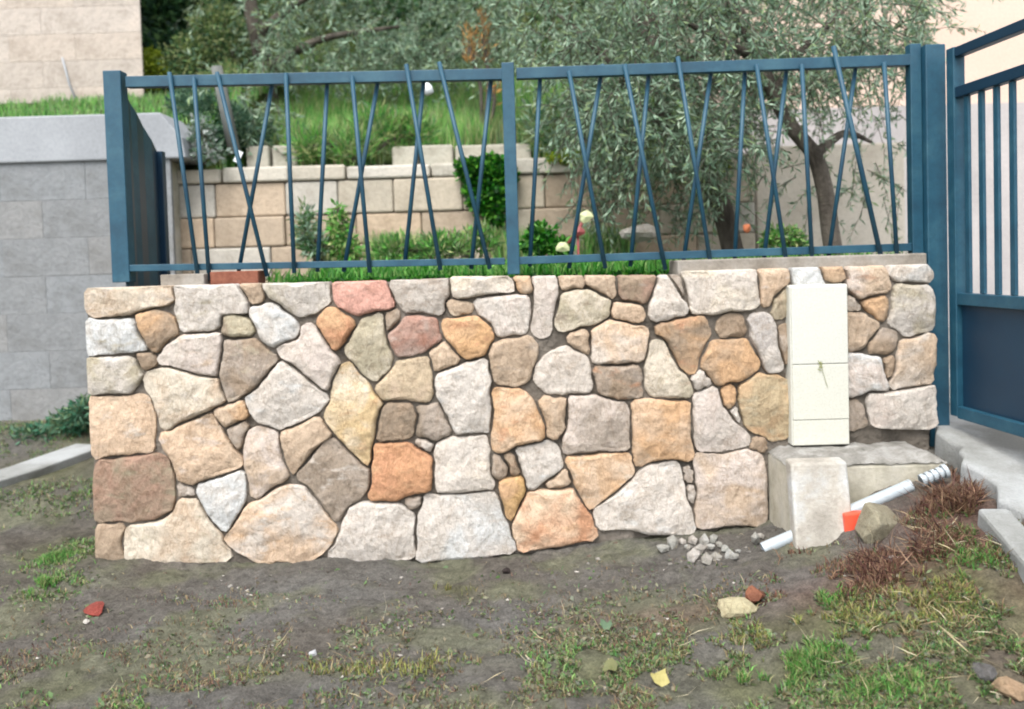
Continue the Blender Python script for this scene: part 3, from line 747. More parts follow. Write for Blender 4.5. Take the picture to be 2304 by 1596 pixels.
# ------------------------------------------------------------------ houses
hb = empty('rendered_building', (-5, 3.3, 2.2))
tag(hb, 'beige rough rendered building with vertical streaks, top left behind the block wall', 'building')
xe = W(321, 120, 3.3).x
mb = MB(); q_ = [(-11, 3.3), (xe, 3.3), (xe - 2.2, 7.3), (-11, 7.3)]
mb.add([(x, y, z) for z in (1.6, 6.5) for x, y in q_], [(0,3,2,1), (4,5,6,7), (0,1,5,4), (1,2,6,5), (2,3,7,6), (3,0,4,7)])
mb.build('wall', M_RENDER, hb)
for r_ in range(14):
    zq = 1.9 + r_ * .2; x = xe - (r_ % 2) * .25
    edge_ = xe
    while x > -6.6 and edge_ > -6.5:
        mb = MB(); dy = random.uniform(-.004, .002)
        mb.box((max(x - .5, -7) + .0005, 3.285 + dy * .3, zq + .0005), (edge_ - .0005, 3.299, zq + .1995))
        o = mb.build('block', M_BLOCK, hb, bevel=.0018); k = random.uniform(.98, 1.02); o['tint_a'] = [q * k for q in alb(random.choice([(222, 208, 194), (216, 204, 192), (224, 212, 200)]), .64)]
        edge_ = x - .5; x -= .5
mb = MB(); mb.tube([W(140, 130, 3.28), W(156, 190, 3.275), W(178, 242, 3.28)], .008, 8); mb.build('drain_pipe', M_BAND, hb, smooth=True)
hp = empty('peach_house', (5, 3.9, .4))
tag(hp, 'peach rendered house with a whitish lower wall, beyond the gate at right', 'house')
YH = 3.9
xh = 1.86
zs = 2.28
mb = MB(); mb.box((xh, YH, zs), (12, YH + 5, 7)); mb.build('wall', M_PEACH, hp)
mb = MB(); mb.box((xh, YH - .02, .2), (12, YH + 4.9, zs - .003)); mb.build('plinth', M_LAV, hp)
# lower sand coloured wall behind the olive
sw = MB(); a = W(1700, 330, 2.3); b = W(2230, 330, 2.3)
sw.box((a.x, 2.3, .3), (2.55, 2.48, a.z)); o = sw.build('garden_wall', M_SANDR, bevel=.01)
tag(o, 'sand coloured rendered wall behind the right olive tree, lower than the house', 'wall')

# ------------------------------------------------------------------ driveway
DY = [(5.0, .43), (3.0, .43), (1.0, .42), (0.25, .415), (-.05, .405), (-.3, .375), (-.6, .31), (-.9, .24), (-1.3, .15), (-2.0, .04), (-3.5, -.02)]
DX = {5.0: 1.74, 3.0: 1.74, 1.0: 1.74, .25: 1.62, -.05: W(2118, 958, -.05).x, -.3: W(2168, 1034, -.3).x, -.6: W(2262, 1150, -.6).x, -.9: 1.60, -1.3: 1.75, -2.0: 1.85, -3.5: 1.9}
yy = np.concatenate([np.arange(-3.5, 1.0, .05), np.arange(1.0, 5.01, .25)])
ya = np.array([q[0] for q in DY][::-1]); zz = np.interp(yy, ya, np.array([q[1] for q in DY][::-1])); xx0 = np.interp(yy, ya, np.array([DX[q[0]] for q in DY][::-1]))
Vd = []; nc = 50
for y, z, x0 in zip(yy, zz, xx0):
    x0 += .02 * math.sin(y * 23) + .012 * math.sin(y * 57)
    Vd.append((x0 - .01, y, z - .16))
    for k in range(nc):
        t = (k / (nc - 1)) ** 2
        Vd.append((x0 + (9 - x0) * t, y, z + (.006 * (noise.noise(Vector((x0 + t * 9, y * 3, 0)) * 2))) - (.012 if k == 0 else 0)))
nn = nc + 1
ii = (np.arange(len(yy) - 1)[:, None] * nn + np.arange(nn - 1)[None, :]).ravel()
o = mesh_np('driveway', np.array(Vd), np.stack([ii, ii + 1, ii + nn + 1, ii + nn], 1), M_DRIVE, smooth=False)
tag(o, kind='structure')

# kerb piece lower right
kx0, kx1 = G(2232, 1178), G(2390, 1360)
d = (kx1 - kx0); L = Vector((d.x, d.y, 0)).length; ang = math.atan2(d.y, d.x)
Mk = Matrix.Translation((kx0.x, kx0.y, kx0.z + .015)) @ Matrix.Rotation(ang, 4, 'Z') @ Matrix.Rotation(-math.atan2(d.z, L), 4, 'Y')
mb = MB(); mb.box((0, -.045, -.05), (L, .045, .035), Mk)
o = mb.build('kerb_stone', M_DRIVE, bevel=.012); tag(o, 'pale concrete kerb piece slanting out of the picture below the driveway at right', 'kerb')
# kerb / path at left
path = MB()
pl = [G(-240, 1196), G(205, 988)]; pl = [pl[0], pl[0].lerp(pl[1], .3), pl[0].lerp(pl[1], .6), pl[1]]
for q_ in pl: q_.z = float(H(q_.x, q_.y)[0]) + .012
n0 = len(pl); vs = []
for i, p in enumerate(pl):
    dd = (pl[min(i + 1, n0 - 1)] - pl[max(i - 1, 0)]); nrm = Vector((-dd.y, dd.x, 0)).normalized() * .1
    for s_, dz in ((-1, -.05), (-1, .02), (1, .02), (1, -.05)):
        vs.append(p + nrm * s_ + Vector((0, 0, dz)))
fs = [(i*4+k, i*4+k+1, (i+1)*4+k+1, (i+1)*4+k) for i in range(n0 - 1) for k in range(3)] + [((n0-1)*4, (n0-1)*4+1, (n0-1)*4+2, (n0-1)*4+3), (3, 2, 1, 0)]
path.add(vs, fs); o = path.build('path', M_DRIVE, bevel=.008); tag(o, kind='structure')

# ------------------------------------------------------------------ fence
YF = .09
fe = empty('metal_fence', (0, YF, 1.03))
tag(fe, 'blue metal fence of thin crisscross rods between two rails, standing on the stone wall', 'fence')
def vpost(name, u0, u1, vt, vb, Y, dep, mat, parent, bevel=.003, at=None):
    um = (u0 + u1) / 2; 
    a, b = W(u0, (vt + vb) / 2, Y), W(u1, (vt + vb) / 2, Y)
    mb = MB(); mb.box((a.x, Y, W(um, vb, Y).z), (b.x, Y + dep, W(um, vt, Y).z))
    return mb.build(name, mat, parent, bevel=bevel)
def rail(name, u0, v0, u1, v1, Y, th, dep, mat, parent):
    a, b = W(u0, v0, Y), W(u1, v1, Y); dz = Vector((0, 0, th / 2))
    mb = MB(); vs = []
    for p in (a, b):
        for dy, s_ in ((0, -1), (dep, -1), (dep, 1), (0, 1)): vs.append(Vector((p.x, Y + dy, p.z)) + dz * s_)
    mb.add(vs, [(0,3,2,1), (4,5,6,7), (0,1,5,4), (1,2,6,5), (2,3,7,6), (3,0,4,7)])
    return mb.build(name, mat, parent, bevel=.002)
vpost('post', 241, 281, 158, 636, YF, .06, M_BLUE, fe)
vpost('post', 1135, 1163, 140, 618, YF, .045, M_BLUE, fe)
vpost('post', 2051, 2076, 98, 584, YF, .045, M_BLUE, fe)
rail('rail', 282, 184, 1136, 166, YF + .002, .042, .036, M_BLUE, fe)
rail('rail', 1162, 165, 2052, 134, YF + .002, .042, .036, M_BLUE, fe)
rail('rail', 282, 604, 1136, 588, YF + .004, .026, .032, M_BLUE, fe)
rail('rail', 1162, 587, 2052, 556, YF + .004, .030, .032, M_BLUE, fe)
BARS = [(381,163,447,634),(436,174,471,632),(488,163,601,622),(616,170,536,617),(643,165,662,615),(737,172,714,612),(792,172,832,614),(853,170,773,612),
 (914,145,991,608),(955,165,910,600),(988,140,1102,606),(1106,165,1060,606),(1216,160,1192,600),(1280,160,1362,604),(1356,145,1280,604),(1405,145,1497,607),
 (1460,165,1418,600),(1525,128,1601,607),(1601,155,1536,600),(1676,160,1652,605),(1702,145,1771,602),(1770,155,1717,600),(1804,145,1828,594),
 (1875,104,1984,586),(1927,140,1863,586),(1989,140,2019,586)]
for i, (u0, v0, u1, v1) in enumerate(BARS):
    front = u1 > u0
    Y = YF - .0085 if front else YF + .046
    mb = MB(); mb.tube([W(u0, v0, Y), W(u1, v1, Y)], .0086 if i != 23 else .0102, 8)
    mb.build('rod', M_BAR, fe, smooth=True)
# left return: tall folded sheet going back from the corner post
wg = empty('side_screen', (W(285, 640, .16).x, .16, 1.03))
tag(wg, 'blue folded metal screen behind the left corner post, its top cut on a slant', 'screen')
Pn = W(290, 600, .16); x_n = Pn.x
zn_b = 1.03
def wp(u, v, Y): return W(u, v, Y)
Ys = [.155, .21, .27, .33, .42, .52, .60]
xf = W(360, 480, .60).x
def top_at(t): 
    # top edge in metres from corner (t=0) to far end (t=1)
    zA = W(290, 190, .16).z; zM = W(352, 340, .60).z
    return zA + (zM - zA) * t
folds = []
for k, Y in enumerate(Ys):
    t = (Y - Ys[0]) / (Ys[-1] - Ys[0])
    x = x_n + (xf - x_n) * t + (.002 if k % 2 else -.002)
    folds.append((x, Y, t))
for k in range(len(folds) - 1):
    (xa_, ya_, ta), (xb_, yb_, tb) = folds[k], folds[k + 1]
    mb = MB(); th = .004
    vs = [(xa_, ya_, zn_b - .02), (xb_, yb_, zn_b - .02), (xb_, yb_, top_at(tb)), (xa_, ya_, top_at(ta))]
    vs += [(x - th, y, z) for x, y, z in vs]
    mb.add(vs, [(0,1,2,3), (7,6,5,4), (0,4,5,1), (1,5,6,2), (2,6,7,3), (3,7,4,0)])
    mb.build('panel', M_BLUE2 if k % 2 else M_BLUE, wg)  # every other panel is deeper blue: shading of the folds put into the colour
mb = MB(); mb.box((xf - .02, .6, zn_b - .02), (xf + .02, .64, top_at(1) - .0)); mb.build('end_post', M_BLUE2, wg, bevel=.003)
mb = MB(); mb.box((x_n - .0, .152, zn_b - .018), (xf + .035, .2, zn_b + .05)); mb.build('foot', M_BLUE, wg, bevel=.003)

# gate post and gate
o = vpost('gate_post', 2088, 2133, 99, 1010, .06, .09, M_BLUE, None, .004)
tag(o, 'thick square blue gate post at the right end of the stone wall', 'post')
gt = empty('metal_gate', (1.68, .02, .45))
tag(gt, 'blue metal gate of upright bars over a solid sheet, standing open at right', 'gate')
def gx(Dp): return 1.0 * ((2146 - 984) / F * 3.2 - .0876 * Dp + .0)   # plan line of the gate: vanishes at u=984
def gpt(Dp, z): return Vector((gx(Dp), Dp - 3.2, z))
def gz_(v, u=2150, Dp=3.2): return CAM.z + 0  # placeholder
def zat(u, v, Dp): return W(u, v, Dp - 3.2).z
# orient: local frame along gate
def gbox(name, D0, D1, z0, z1, th=.04, mat=M_BLUE, bevel=.003, off=0):
    a, b = gpt(D0, 0), gpt(D1, 0); d_ = (b - a).normalized(); n_ = Vector((-d_.y, d_.x, 0))
    vs = []
    for z in (z0, z1):
        for p, s_ in ((a, -1), (b, -1), (b, 1), (a, 1)):
            q = p + n_ * (th / 2 * s_ + off); vs.append((q.x, q.y, z))
    mb = MB(); mb.add(vs, [(0,3,2,1), (4,5,6,7), (0,1,5,4), (1,2,6,5), (2,3,7,6), (3,0,4,7)])
    return mb.build(name, mat, gt, bevel=bevel)
zt, zt2, zm, zb_ = zat(2150, 122, 3.18), zat(2150, 212, 3.18), zat(2150, 672, 3.18), zat(2150, 935, 3.18)
ENDD = 1.55
gbox('stile', 3.195, 3.15, zb_, zt + .02, .045)
gbox('stile', ENDD, ENDD - .05, zb_, zt + .02, .045)
gbox('rail', 3.15, ENDD, zt - .018, zt + .018, .036, M_BLUE2)
gbox('rail', 3.15, ENDD, zt2 - .02, zt2 + .02, .036, M_BLUE2)
gbox('rail', 3.15, ENDD, zm - .022, zm + .022, .04)
gbox('rail', 3.15, ENDD, zb_ - .005, zb_ + .04, .045)
gbox('sheet', 3.148, ENDD + .002, zb_ + .041, zm - .023, .012, M_BLUE2, 0, .006)
Dd = 3.105
while Dd > ENDD + .05:
    gbox('bar', Dd + .013, Dd - .013, zm + .023, zt2 - .021, .012, M_BLUE, .002)
    Dd -= .081

# ------------------------------------------------------------------ meter box
mx = empty('meter_box', (W(1845, 1000, -.03).x, -.03, .36))
tag(mx, 'narrow white plastic utility meter box fixed upright against the stone wall', 'meter box')
fy = -.07
a, b = W(1779, 642, fy), W(1912, 1004, fy)
xl, xr2 = W(1781, 820, fy).x, W(1912, 820, fy).x
zT, zB = W(1845, 641, fy).z, W(1845, 1004, fy).z
z1, z2_ = W(1845, 820, fy).z, W(1845, 945, fy).z
mb = MB(); mb.box((xl, fy + .01, zB), (xr2, .01, zT)); mb.build('housing', M_BOX, mx, bevel=.006)
mb = MB(); mb.box((xl + .004, fy, z1 + .0006), (xr2 - .004, fy + .012, zT - .004)); mb.build('door', M_BOX, mx, bevel=.004)
M_BOX2 = mat_plain('yellowed_white_plastic', [(.55, .55, .475), (.58, .575, .505)], 2, .5, 0, .001, 150, spec=.4)
mb = MB(); mb.box((xl + .004, fy + .001, z2_ + .0006), (xr2 - .004, fy + .012, z1 - .0006)); mb.build('lower_panel', M_BOX2, mx, bevel=.003)
mb = MB(); mb.box((xl + .004, fy + .003, zB + .003), (xr2 - .004, fy + .012, z2_ - .0006)); mb.build('skirt', M_BOX2, mx, bevel=.003)
# sprig of dried weed stuck to the box front
def leafblade(mb, base, tip, wd, up):
    base = Vector(base); tip = Vector(tip); s_ = (tip - base).cross(Vector(up)).normalized() * wd
    m_ = (base + tip) / 2
    mb.add([base, m_ + s_, tip, m_ - s_], [(0, 1, 2, 3)])
M_SPRIG = mat_plain('dried_green_weed', [(.20, .22, .08), (.32, .33, .16)], 30, .8, .2, .002, 90)
mb = MB()
mb.tube([W(1862, 872, fy - .003), W(1852, 838, fy - .004), W(1846, 812, fy - .003)], .0009, 5)
for k in range(11):
    q = W(random.uniform(1842, 1852), random.uniform(812, 836), fy - .003)
    r = W(1845 + random.uniform(-8, 8), 822 + random.uniform(-13, 13), fy - .006)
    leafblade(mb, q, r, .0022, (0, 1, 0))
o = mb.build('weed_sprig', M_SPRIG); tag(o, 'small dried green sprig stuck on the front of the white meter box', 'sprig')

# ------------------------------------------------------------------ concrete plinth, slab, pipe, bits
pz = W(1845, 1034, -.25).z
xl_ = W(1726, 1100, 0).x
pb = empty('concrete_plinth', (1.25, -.13, .05))
tag(pb, 'cracked concrete plinth with a gritty top under the white meter box, beside the driveway', 'plinth')
mb = MB()
Nx, Ny = 60, 22
xrt = 1.50
vs = []
for j in range(Ny):
    for i in range(Nx):
        x = xl_ + (xrt - xl_) * i / (Nx - 1); y = -.255 + .25 * j / (Ny - 1)
        e = min(i, 4, j, Nx - 1 - i) / 4
        vs.append((x, y, pz - .022 * (1 - min(1, e)) + (.4 + .6 * min(1, e)) * .012 * (noise.noise(Vector((x * 14, y * 14, 0)))) + .006 * noise.noise(Vector((x * 60, y * 60, 1)))))
fs = [(j*Nx+i, j*Nx+i+1, (j+1)*Nx+i+1, (j+1)*Nx+i) for j in range(Ny - 1) for i in range(Nx - 1)]
mb.add(vs, fs)
mb.build('gritty_top', M_CONC_DIRTY, pb, smooth=True)
mb = MB(); mb.box((xl_ + .002, -.252, -.05), (xrt - .002, -.002, pz - .022)); mb.build('block', M_CONC, pb, bevel=.012)
sb = MB()
xs_a, xs_b = W(1779, 1140, -.36).x, W(1912, 1140, -.36).x
zs_t = W(1845, 1036, -.30).z
vs = [(xs_a, -.425, .0), (xs_b, -.425, .0), (xs_b + .0, -.375, .0), (xs_a, -.375, .0), (xs_a + .012, -.335, zs_t), (xs_b + .004, -.335, zs_t), (xs_b + .004, -.268, zs_t + .004), (xs_a + .012, -.268, zs_t + .004)]
sb.add(vs, [(0,3,2,1), (4,5,6,7), (0,1,5,4), (1,2,6,5), (2,3,7,6), (3,0,4,7)])
o = sb.build('concrete_slab', mat_plain('worn_grey_concrete', [alb((180, 174, 162), .7), alb((206, 200, 188), .7), alb((220, 222, 220), .7)], 7, .92, .6, .008, 80, streak=(9, .5, .85)), bevel=.008)
tag(o, 'upright pale concrete slab leaning on the plinth below the white meter box', 'slab')
mb = MB()
p0, p1 = W(1712, 1238, -.55), W(2058, 1092, -.30)
# rests between slab and plinth
p0 = W(1716, 1236, -.345); p1 = W(2050, 1092, -.325)
mb.tube([p0, p0.lerp(p1, .5), p1], .0215, 18, cap=False)
mb.tube([p0 + (p1 - p0) * .002, p0.lerp(p1, .5), p1 - (p1 - p0) * .002], .0185, 18, cap=False)
dpp = (p1 - p0).normalized()
o = mb.build('plastic_pipe', M_PIPE, smooth=True); tag(o, 'straight pale grey plastic pipe lying slanted behind the upright concrete slab', 'pipe')
mb = MB()
ea = W(2072, 1082, -.33); eb = W(2122, 1062, -.33)
for k in range(5):
    q = ea.lerp(eb, k / 4.); q2 = q + (eb - ea) * .16
    mb.tube([q, q2], .021 if k < 4 else .024, 14)
mb.tube([ea, eb], .015, 12)
o = mb.build('corrugated_pipe_end', M_PIPE, smooth=False); tag(o, 'short ribbed white pipe end poking out of the soil beyond the straight pipe', 'pipe')
mb = MB()
cpt = [(1902,1160),(1930,1154),(1960,1154),(1952,1176),(1938,1196),(1922,1220),(1908,1240),(1902,1236)]
vs = [W(u, v, -.40 + .004 * math.sin(i * 2)) for i, (u, v) in enumerate(cpt)]
vs2 = [p + Vector((0, .03, 0)) for p in vs]; n = len(vs)
mb.add(vs + vs2, [tuple(range(n))[::-1], tuple(range(n, 2 * n))] + [(i, (i + 1) % n, n + (i + 1) % n, n + i) for i in range(n)])
o = mb.build('plastic_scrap', M_RED, bevel=.004); tag(o, 'bright orange red plastic scrap between the upright slab and the pale stone chunk', 'plastic scrap')

def rock(name, c, r, mat, seed, sq=(1, 1, .7), sub=2, rotz=0., planes=7, rough=.18, parent=None, cutn=True):
    """chipped rock: a sphere cut by random planes"""
    rnd = random.Random(seed)
    pl_ = []
    for k in range(planes + 4):
        n_ = Vector((rnd.gauss(0, 1), rnd.gauss(0, 1), rnd.gauss(0, 1))).normalized(); pl_.append((n_, rnd.uniform(.55, .9)))
    vs, fs = ico(sub)
    out = []
    for v in vs:
        p = Vector(v)
        for n_, d_ in pl_:
            t = p.dot(n_)
            if t > d_: p -= n_ * (t - d_)
        p *= 1 + rough * noise.noise(p * 2.3 + Vector((seed * 3.7, 0, 0)))
        out.append(Matrix.Rotation(rotz, 3, 'Z') @ Vector((p.x * sq[0], p.y * sq[1], p.z * sq[2])) * r + Vector(c))
    mb = MB(); mb.add(out, fs)
    return mb.build(name, mat, parent, smooth=False)

_ico = {}
def ico(sub):
    if sub in _ico: return _ico[sub]
    import bmesh
    bm = bmesh.new(); bmesh.ops.create_icosphere(bm, subdivisions=sub, radius=1)
    r = ([tuple(v.co) for v in bm.verts], [tuple(v.index for v in f.verts) for f in bm.faces]); bm.free()
    _ico[sub] = r; return r

def set_tint(o, a, b=None, c=None):
    o['tint_a'] = alb(a); o['tint_b'] = alb(b or a); o['tint_c'] = alb(c or a); return o

c_ = W(1985, 1185, -.46)
mb = MB()
pts_f = [(1964,1152),(1976,1150),(2014,1158),(2038,1180),(2034,1204),(1990,1212),(1978,1222),(1950,1230),(1940,1212),(1950,1184)]
vs = [W(u, v, -.50 + (.04 if i in (2, 3, 4) else 0) + (-.02 if i in (5, 6) else 0)) for i, (u, v) in enumerate(pts_f)]
vs2 = [p + Vector((.01, .09, .004)) for p in vs]; n = len(vs); cf = W(1980, 1182, -.55)
mb.add(vs + vs2 + [cf], [tuple(range(n, 2 * n))] + [(i, (i + 1) % n, n + (i + 1) % n, n + i) for i in range(n)] + [((i + 1) % n, i, 2 * n) for i in range(n)])
o = mb.build('stone_chunk', M_STONE, bevel=.004); set_tint(o, (176, 170, 146), (166, 158, 134), (176, 170, 150))
tag(o, 'angular beige stone chunk lying below the pipe, right of the red plastic', 'stone')

for (u, v, r, sq, a, b, lab, seed) in [
    (1655, 1382, .062, (1, .6, .55), (206, 196, 160), (190, 178, 146), 'pale yellow broken stone on the soil in front, lower of the two beside the grass', 3),
    (1697, 1350, .05, (1, .7, .6), (176, 118, 90), (120, 78, 62), 'reddish brown broken stone just behind the pale yellow one', 4),
    (212, 1378, .058, (1, .6, .35), (168, 84, 74), (150, 84, 74), 'flat reddish stone sunk in the soil at far left', 5),
    (705, 1475, .017, (1, .8, .7), (224, 226, 228), (210, 210, 212), 'small bright white pebble on the bare soil at lower left', 6),
    (2215, 1520, .04, (1, .7, .5), (120, 118, 116), (100, 96, 92), 'dark grey stone in the dry grass at lower right', 8),
    (2275, 1790-230, .05, (1, .7, .5), (186, 158, 128), (170, 150, 120), 'sandy stone at the lower right corner of the picture', 9),
    (2010, 1270, .03, (1, .7, .6), (190, 184, 176), (170, 160, 150), 'small pale stone in the reddish dry weeds below the chunk', 10),
    (1140, 1288, .024, (1.2, .7, .5), (60, 52, 50), (70, 60, 54), 'small dark clod on the soil near the foot of the wall', 11),
    (1455, 1238, .0, (1, 1, 1), (0, 0, 0), (0, 0, 0), '', 0),
    (194, 1402, .012, (1, 1, .7), (220, 214, 204), (200, 194, 184), 'tiny white pebble touching the flat reddish stone', 12),
    (1430, 1000, .0, (1, 1, 1), (0, 0, 0), (0, 0, 0), '', 0)]:
    if r == 0: continue
    p = G(u, v)
    o = rock('loose_stone' if r > .02 else 'pebble', p + Vector((0, 0, r * sq[2] * .45)), r, M_STONE, seed, sq, 2, rotz=seed)
    set_tint(o, a, b, b); tag(o, lab, 'stone' if r > .02 else 'pebble')

# rubble pile
RP = [(1491,1243,.027),(1515,1232,.03),(1535,1225,.022),(1550,1245,.028),(1560,1222,.022),(1575,1250,.03),(1586,1228,.024),(1600,1240,.028),(1606,1220,.024),(1618,1232,.02),
      (1560,1262,.026),(1590,1266,.024),(1610,1262,.022),(1630,1242,.022),(1640,1256,.02),(1655,1262,.026),(1545,1236,.018),(1660,1245,.016),(1700,1222,.026),(1712,1212,.018)]
for i, (u, v, r) in enumerate(RP):
    p = G(u, v)
    o = rock('rubble_stone', p + Vector((0, 0, r * .5)), r * random.uniform(.7, 1.55), M_STONE, 40 + i, (1, random.uniform(.5, .9), random.uniform(.6, .95)), 1, rotz=i * 1.3)
    set_tint(o, random.choice([(196, 196, 190), (180, 180, 172), (206, 200, 192)]), (170, 166, 156))
    lab = 'pale grey rubble piece in the small pile left of the pipe end'
    if i == 0: lab = 'roundest white rubble piece at the left end of the small pile'
    if i == 18: lab = 'pale rubble piece beside the left end of the grey pipe, lower of two'
    if i == 19: lab = 'pale rubble piece beside the left end of the grey pipe, upper of two'
    tag(o, lab, 'stone', 'pale rubble pieces at the wall foot' if i not in (18, 19) else 'rubble pieces at the pipe end')

# ------------------------------------------------------------------ garden ornaments and litter
def blob(name, u, v, Y, r, mat, lab, cat, seed=1, sq=(1, .6, 1)):
    o = rock(name, W(u, v, Y), r, mat, seed, sq, 2, rough=.1); tag(o, lab, cat); return o
cup = MB(); c0 = W(961, 201, .6); 
rings = [(c0 + Vector((-.012, 0, .02)) , .020), (c0 + Vector((.002, 0, 0)), .024), (c0 + Vector((.012, 0, -.022)), .02)]
cup.tube([q[0] for q in rings], [q[1] for q in rings], 14)
o = cup.build('plastic_cup', M_WHITE, smooth=True); tag(o, 'small white plastic cup hanging under the top rail left of the middle post', 'cup')
c0 = W(536, 353, .8); mb = MB(); Mr = Matrix.Translation(c0) @ Matrix.Rotation(R(28), 4, 'Y')
mb.box((-.013, -.002, -.028), (.013, .002, .028), Mr); mb.tube([c0 - Vector((0, 0, .02)), c0 + Vector((.03, .03, -.1))], .0015, 6)
o = mb.build('plant_tag', M_WHITE); tag(o, 'small white plant tag tilted among the grey green leaves at left', 'tag')
# whirligig: a red stem with two pale yellow petals
wh = empty('garden_windmill', W(1290, 640, .7)); wh.location.z = 1.0
tag(wh, 'faded red garden windmill with pale yellow blades in the grass right of the middle post', 'garden ornament')
def petal(u, v, r, mat, k):
    mb = MB(); n = 10; vs = [W(u + r * math.cos(a) * (1 + .25 * math.sin(3 * a + k)), v + r * math.sin(a) * .9 * (1 + .2 * math.cos(2 * a + k)), .7) for a in [i * 2 * math.pi / n for i in range(n)]]
    vs2 = [p + Vector((0, .012, 0)) for p in vs]; mid = W(u, v, .69)
    mb.add(vs + vs2 + [mid], [tuple(range(n, 2 * n))] + [(i, (i + 1) % n, n + (i + 1) % n, n + i) for i in range(n)] + [((i + 1) % n, i, 2 * n) for i in range(n)])
    return mb.build('blade', mat, wh)
petal(1266, 556, 15, M_YELLOWISH, 0); petal(1318, 488, 15, M_YELLOWISH, 2); petal(1302, 522, 13, M_MAROON, 1)
mb = MB(); mb.tube([W(1278, 548, .71), W(1300, 520, .71), W(1315, 492, .71)], .008, 8); mb.tube([W(1300, 520, .715), (W(1300, 520, .715).x, .72, .98)], .006, 8)
mb.build('stem', M_MAROON, wh, smooth=True)
o = blob('flower_pot_shard', 1681, 513, .9, .026, M_ORANGE, 'small orange terracotta piece near the trunk of the right olive tree', 'shard', 5)
o = rock('garden_stone', W(1432, 525, 1.0), .10, M_STONE, 21, (1.1, .6, .55), 2); set_tint(o, (222, 216, 206), (204, 196, 184)); tag(o, 'whitish stone on the garden soil under the left olive branches', 'stone')
# leaning stake
mb = MB(); mb.tube([W(487, 150, 2.08), W(505, 235, 2.1), W(528, 345, 2.12)], [.034, .038, .04], 8)
o = mb.build('wooden_stake', M_WOOD, smooth=True); tag(o, 'weathered grey wooden stake leaning among the bushes at left', 'stake')

# ------------------------------------------------------------------ vegetation
def unit(v): return v / np.maximum(np.linalg.norm(v, axis=1, keepdims=True), 1e-9)

def leaves(base, dirn, length, width, cols, curl=.15, rnd=rng):
    """diamond leaves folded along the midrib. base (n,3) dirn (n,3)"""
    n = len(base); dirn = unit(dirn)
    side = unit(np.cross(dirn, unit(rnd.normal(size=(n, 3)))))
    up = np.cross(side, dirn)
    L_ = length[:, None]; Wd = width[:, None]
    m = base + dirn * L_ * .5 + up * L_ * curl * .3
    V = np.stack([base, m + side * Wd * .5 + up * Wd * .15, base + dirn * L_ - up * L_ * curl * .2, m - side * Wd * .5 + up * Wd * .15], 1).reshape(-1, 3)
    Qd = (np.arange(n)[:, None] * 4 + np.arange(4)[None, :])
    return V, Qd, np.repeat(cols, 4, axis=0)

def pick(pal, n, jit=.22):
    P_ = np.array([alb(c, k) for c, k in pal]); i = rng.integers(0, len(P_), n)
    return P_[i] * (1 + (rng.random((n, 1)) - .5) * 2 * jit)

OLV = [((142, 166, 142), .8), ((120, 148, 124), .8), ((154, 172, 148), .78), ((98, 124, 96), .78), ((126, 146, 104), .78)]
DKG = [((54, 96, 60), .7), ((72, 112, 64), .7), ((98, 128, 78), .7), ((46, 78, 58), .7)]
MIXG = [((124, 142, 84), .7), ((96, 132, 80), .7), ((144, 152, 104), .7), ((76, 110, 78), .7)]
IVY = [((30, 96, 22), .75), ((46, 124, 26), .75), ((24, 70, 24), .75), ((80, 140, 40), .75)]
GRN = [((84, 150, 60), .8), ((108, 166, 78), .8), ((134, 168, 96), .8), ((70, 124, 58), .8), ((164, 172, 116), .75)]
GRN2 = [((70, 120, 66), .72), ((104, 136, 84), .72), ((134, 148, 106), .7)]
DRY = [((160, 146, 112), .7), ((132, 112, 84), .7), ((104, 84, 62), .7), ((150, 128, 92), .7)]
REDB = [((108, 74, 64), .65), ((84, 54, 48), .65), ((132, 98, 80), .65), ((150, 120, 96), .7)]
LIME = [((140, 156, 40), .8), ((160, 170, 60), .8), ((120, 140, 40), .8)]

def branchy(path_pts, r0, r1, n=7):
    mb = MB(); k = len(path_pts)
    mb.tube(path_pts, [r0 + (r1 - r0) * i / (k - 1) for i in range(k)], n); return mb

def smooth_path(P, m=5):
    P = [Vector(p) for p in P]; out = []
    for i in range(len(P) - 1):
        a, b, c, d = P[max(i-1, 0)], P[i], P[i+1], P[min(i+2, len(P)-1)]
        for t in [j / m for j in range(m)]:
            out.append(.5 * ((2*b) + (c - a) * t + (2*a - 5*b + 4*c - d) * t*t + (3*b - a - 3*c + d) * t**3))
    out.append(P[-1]); return out

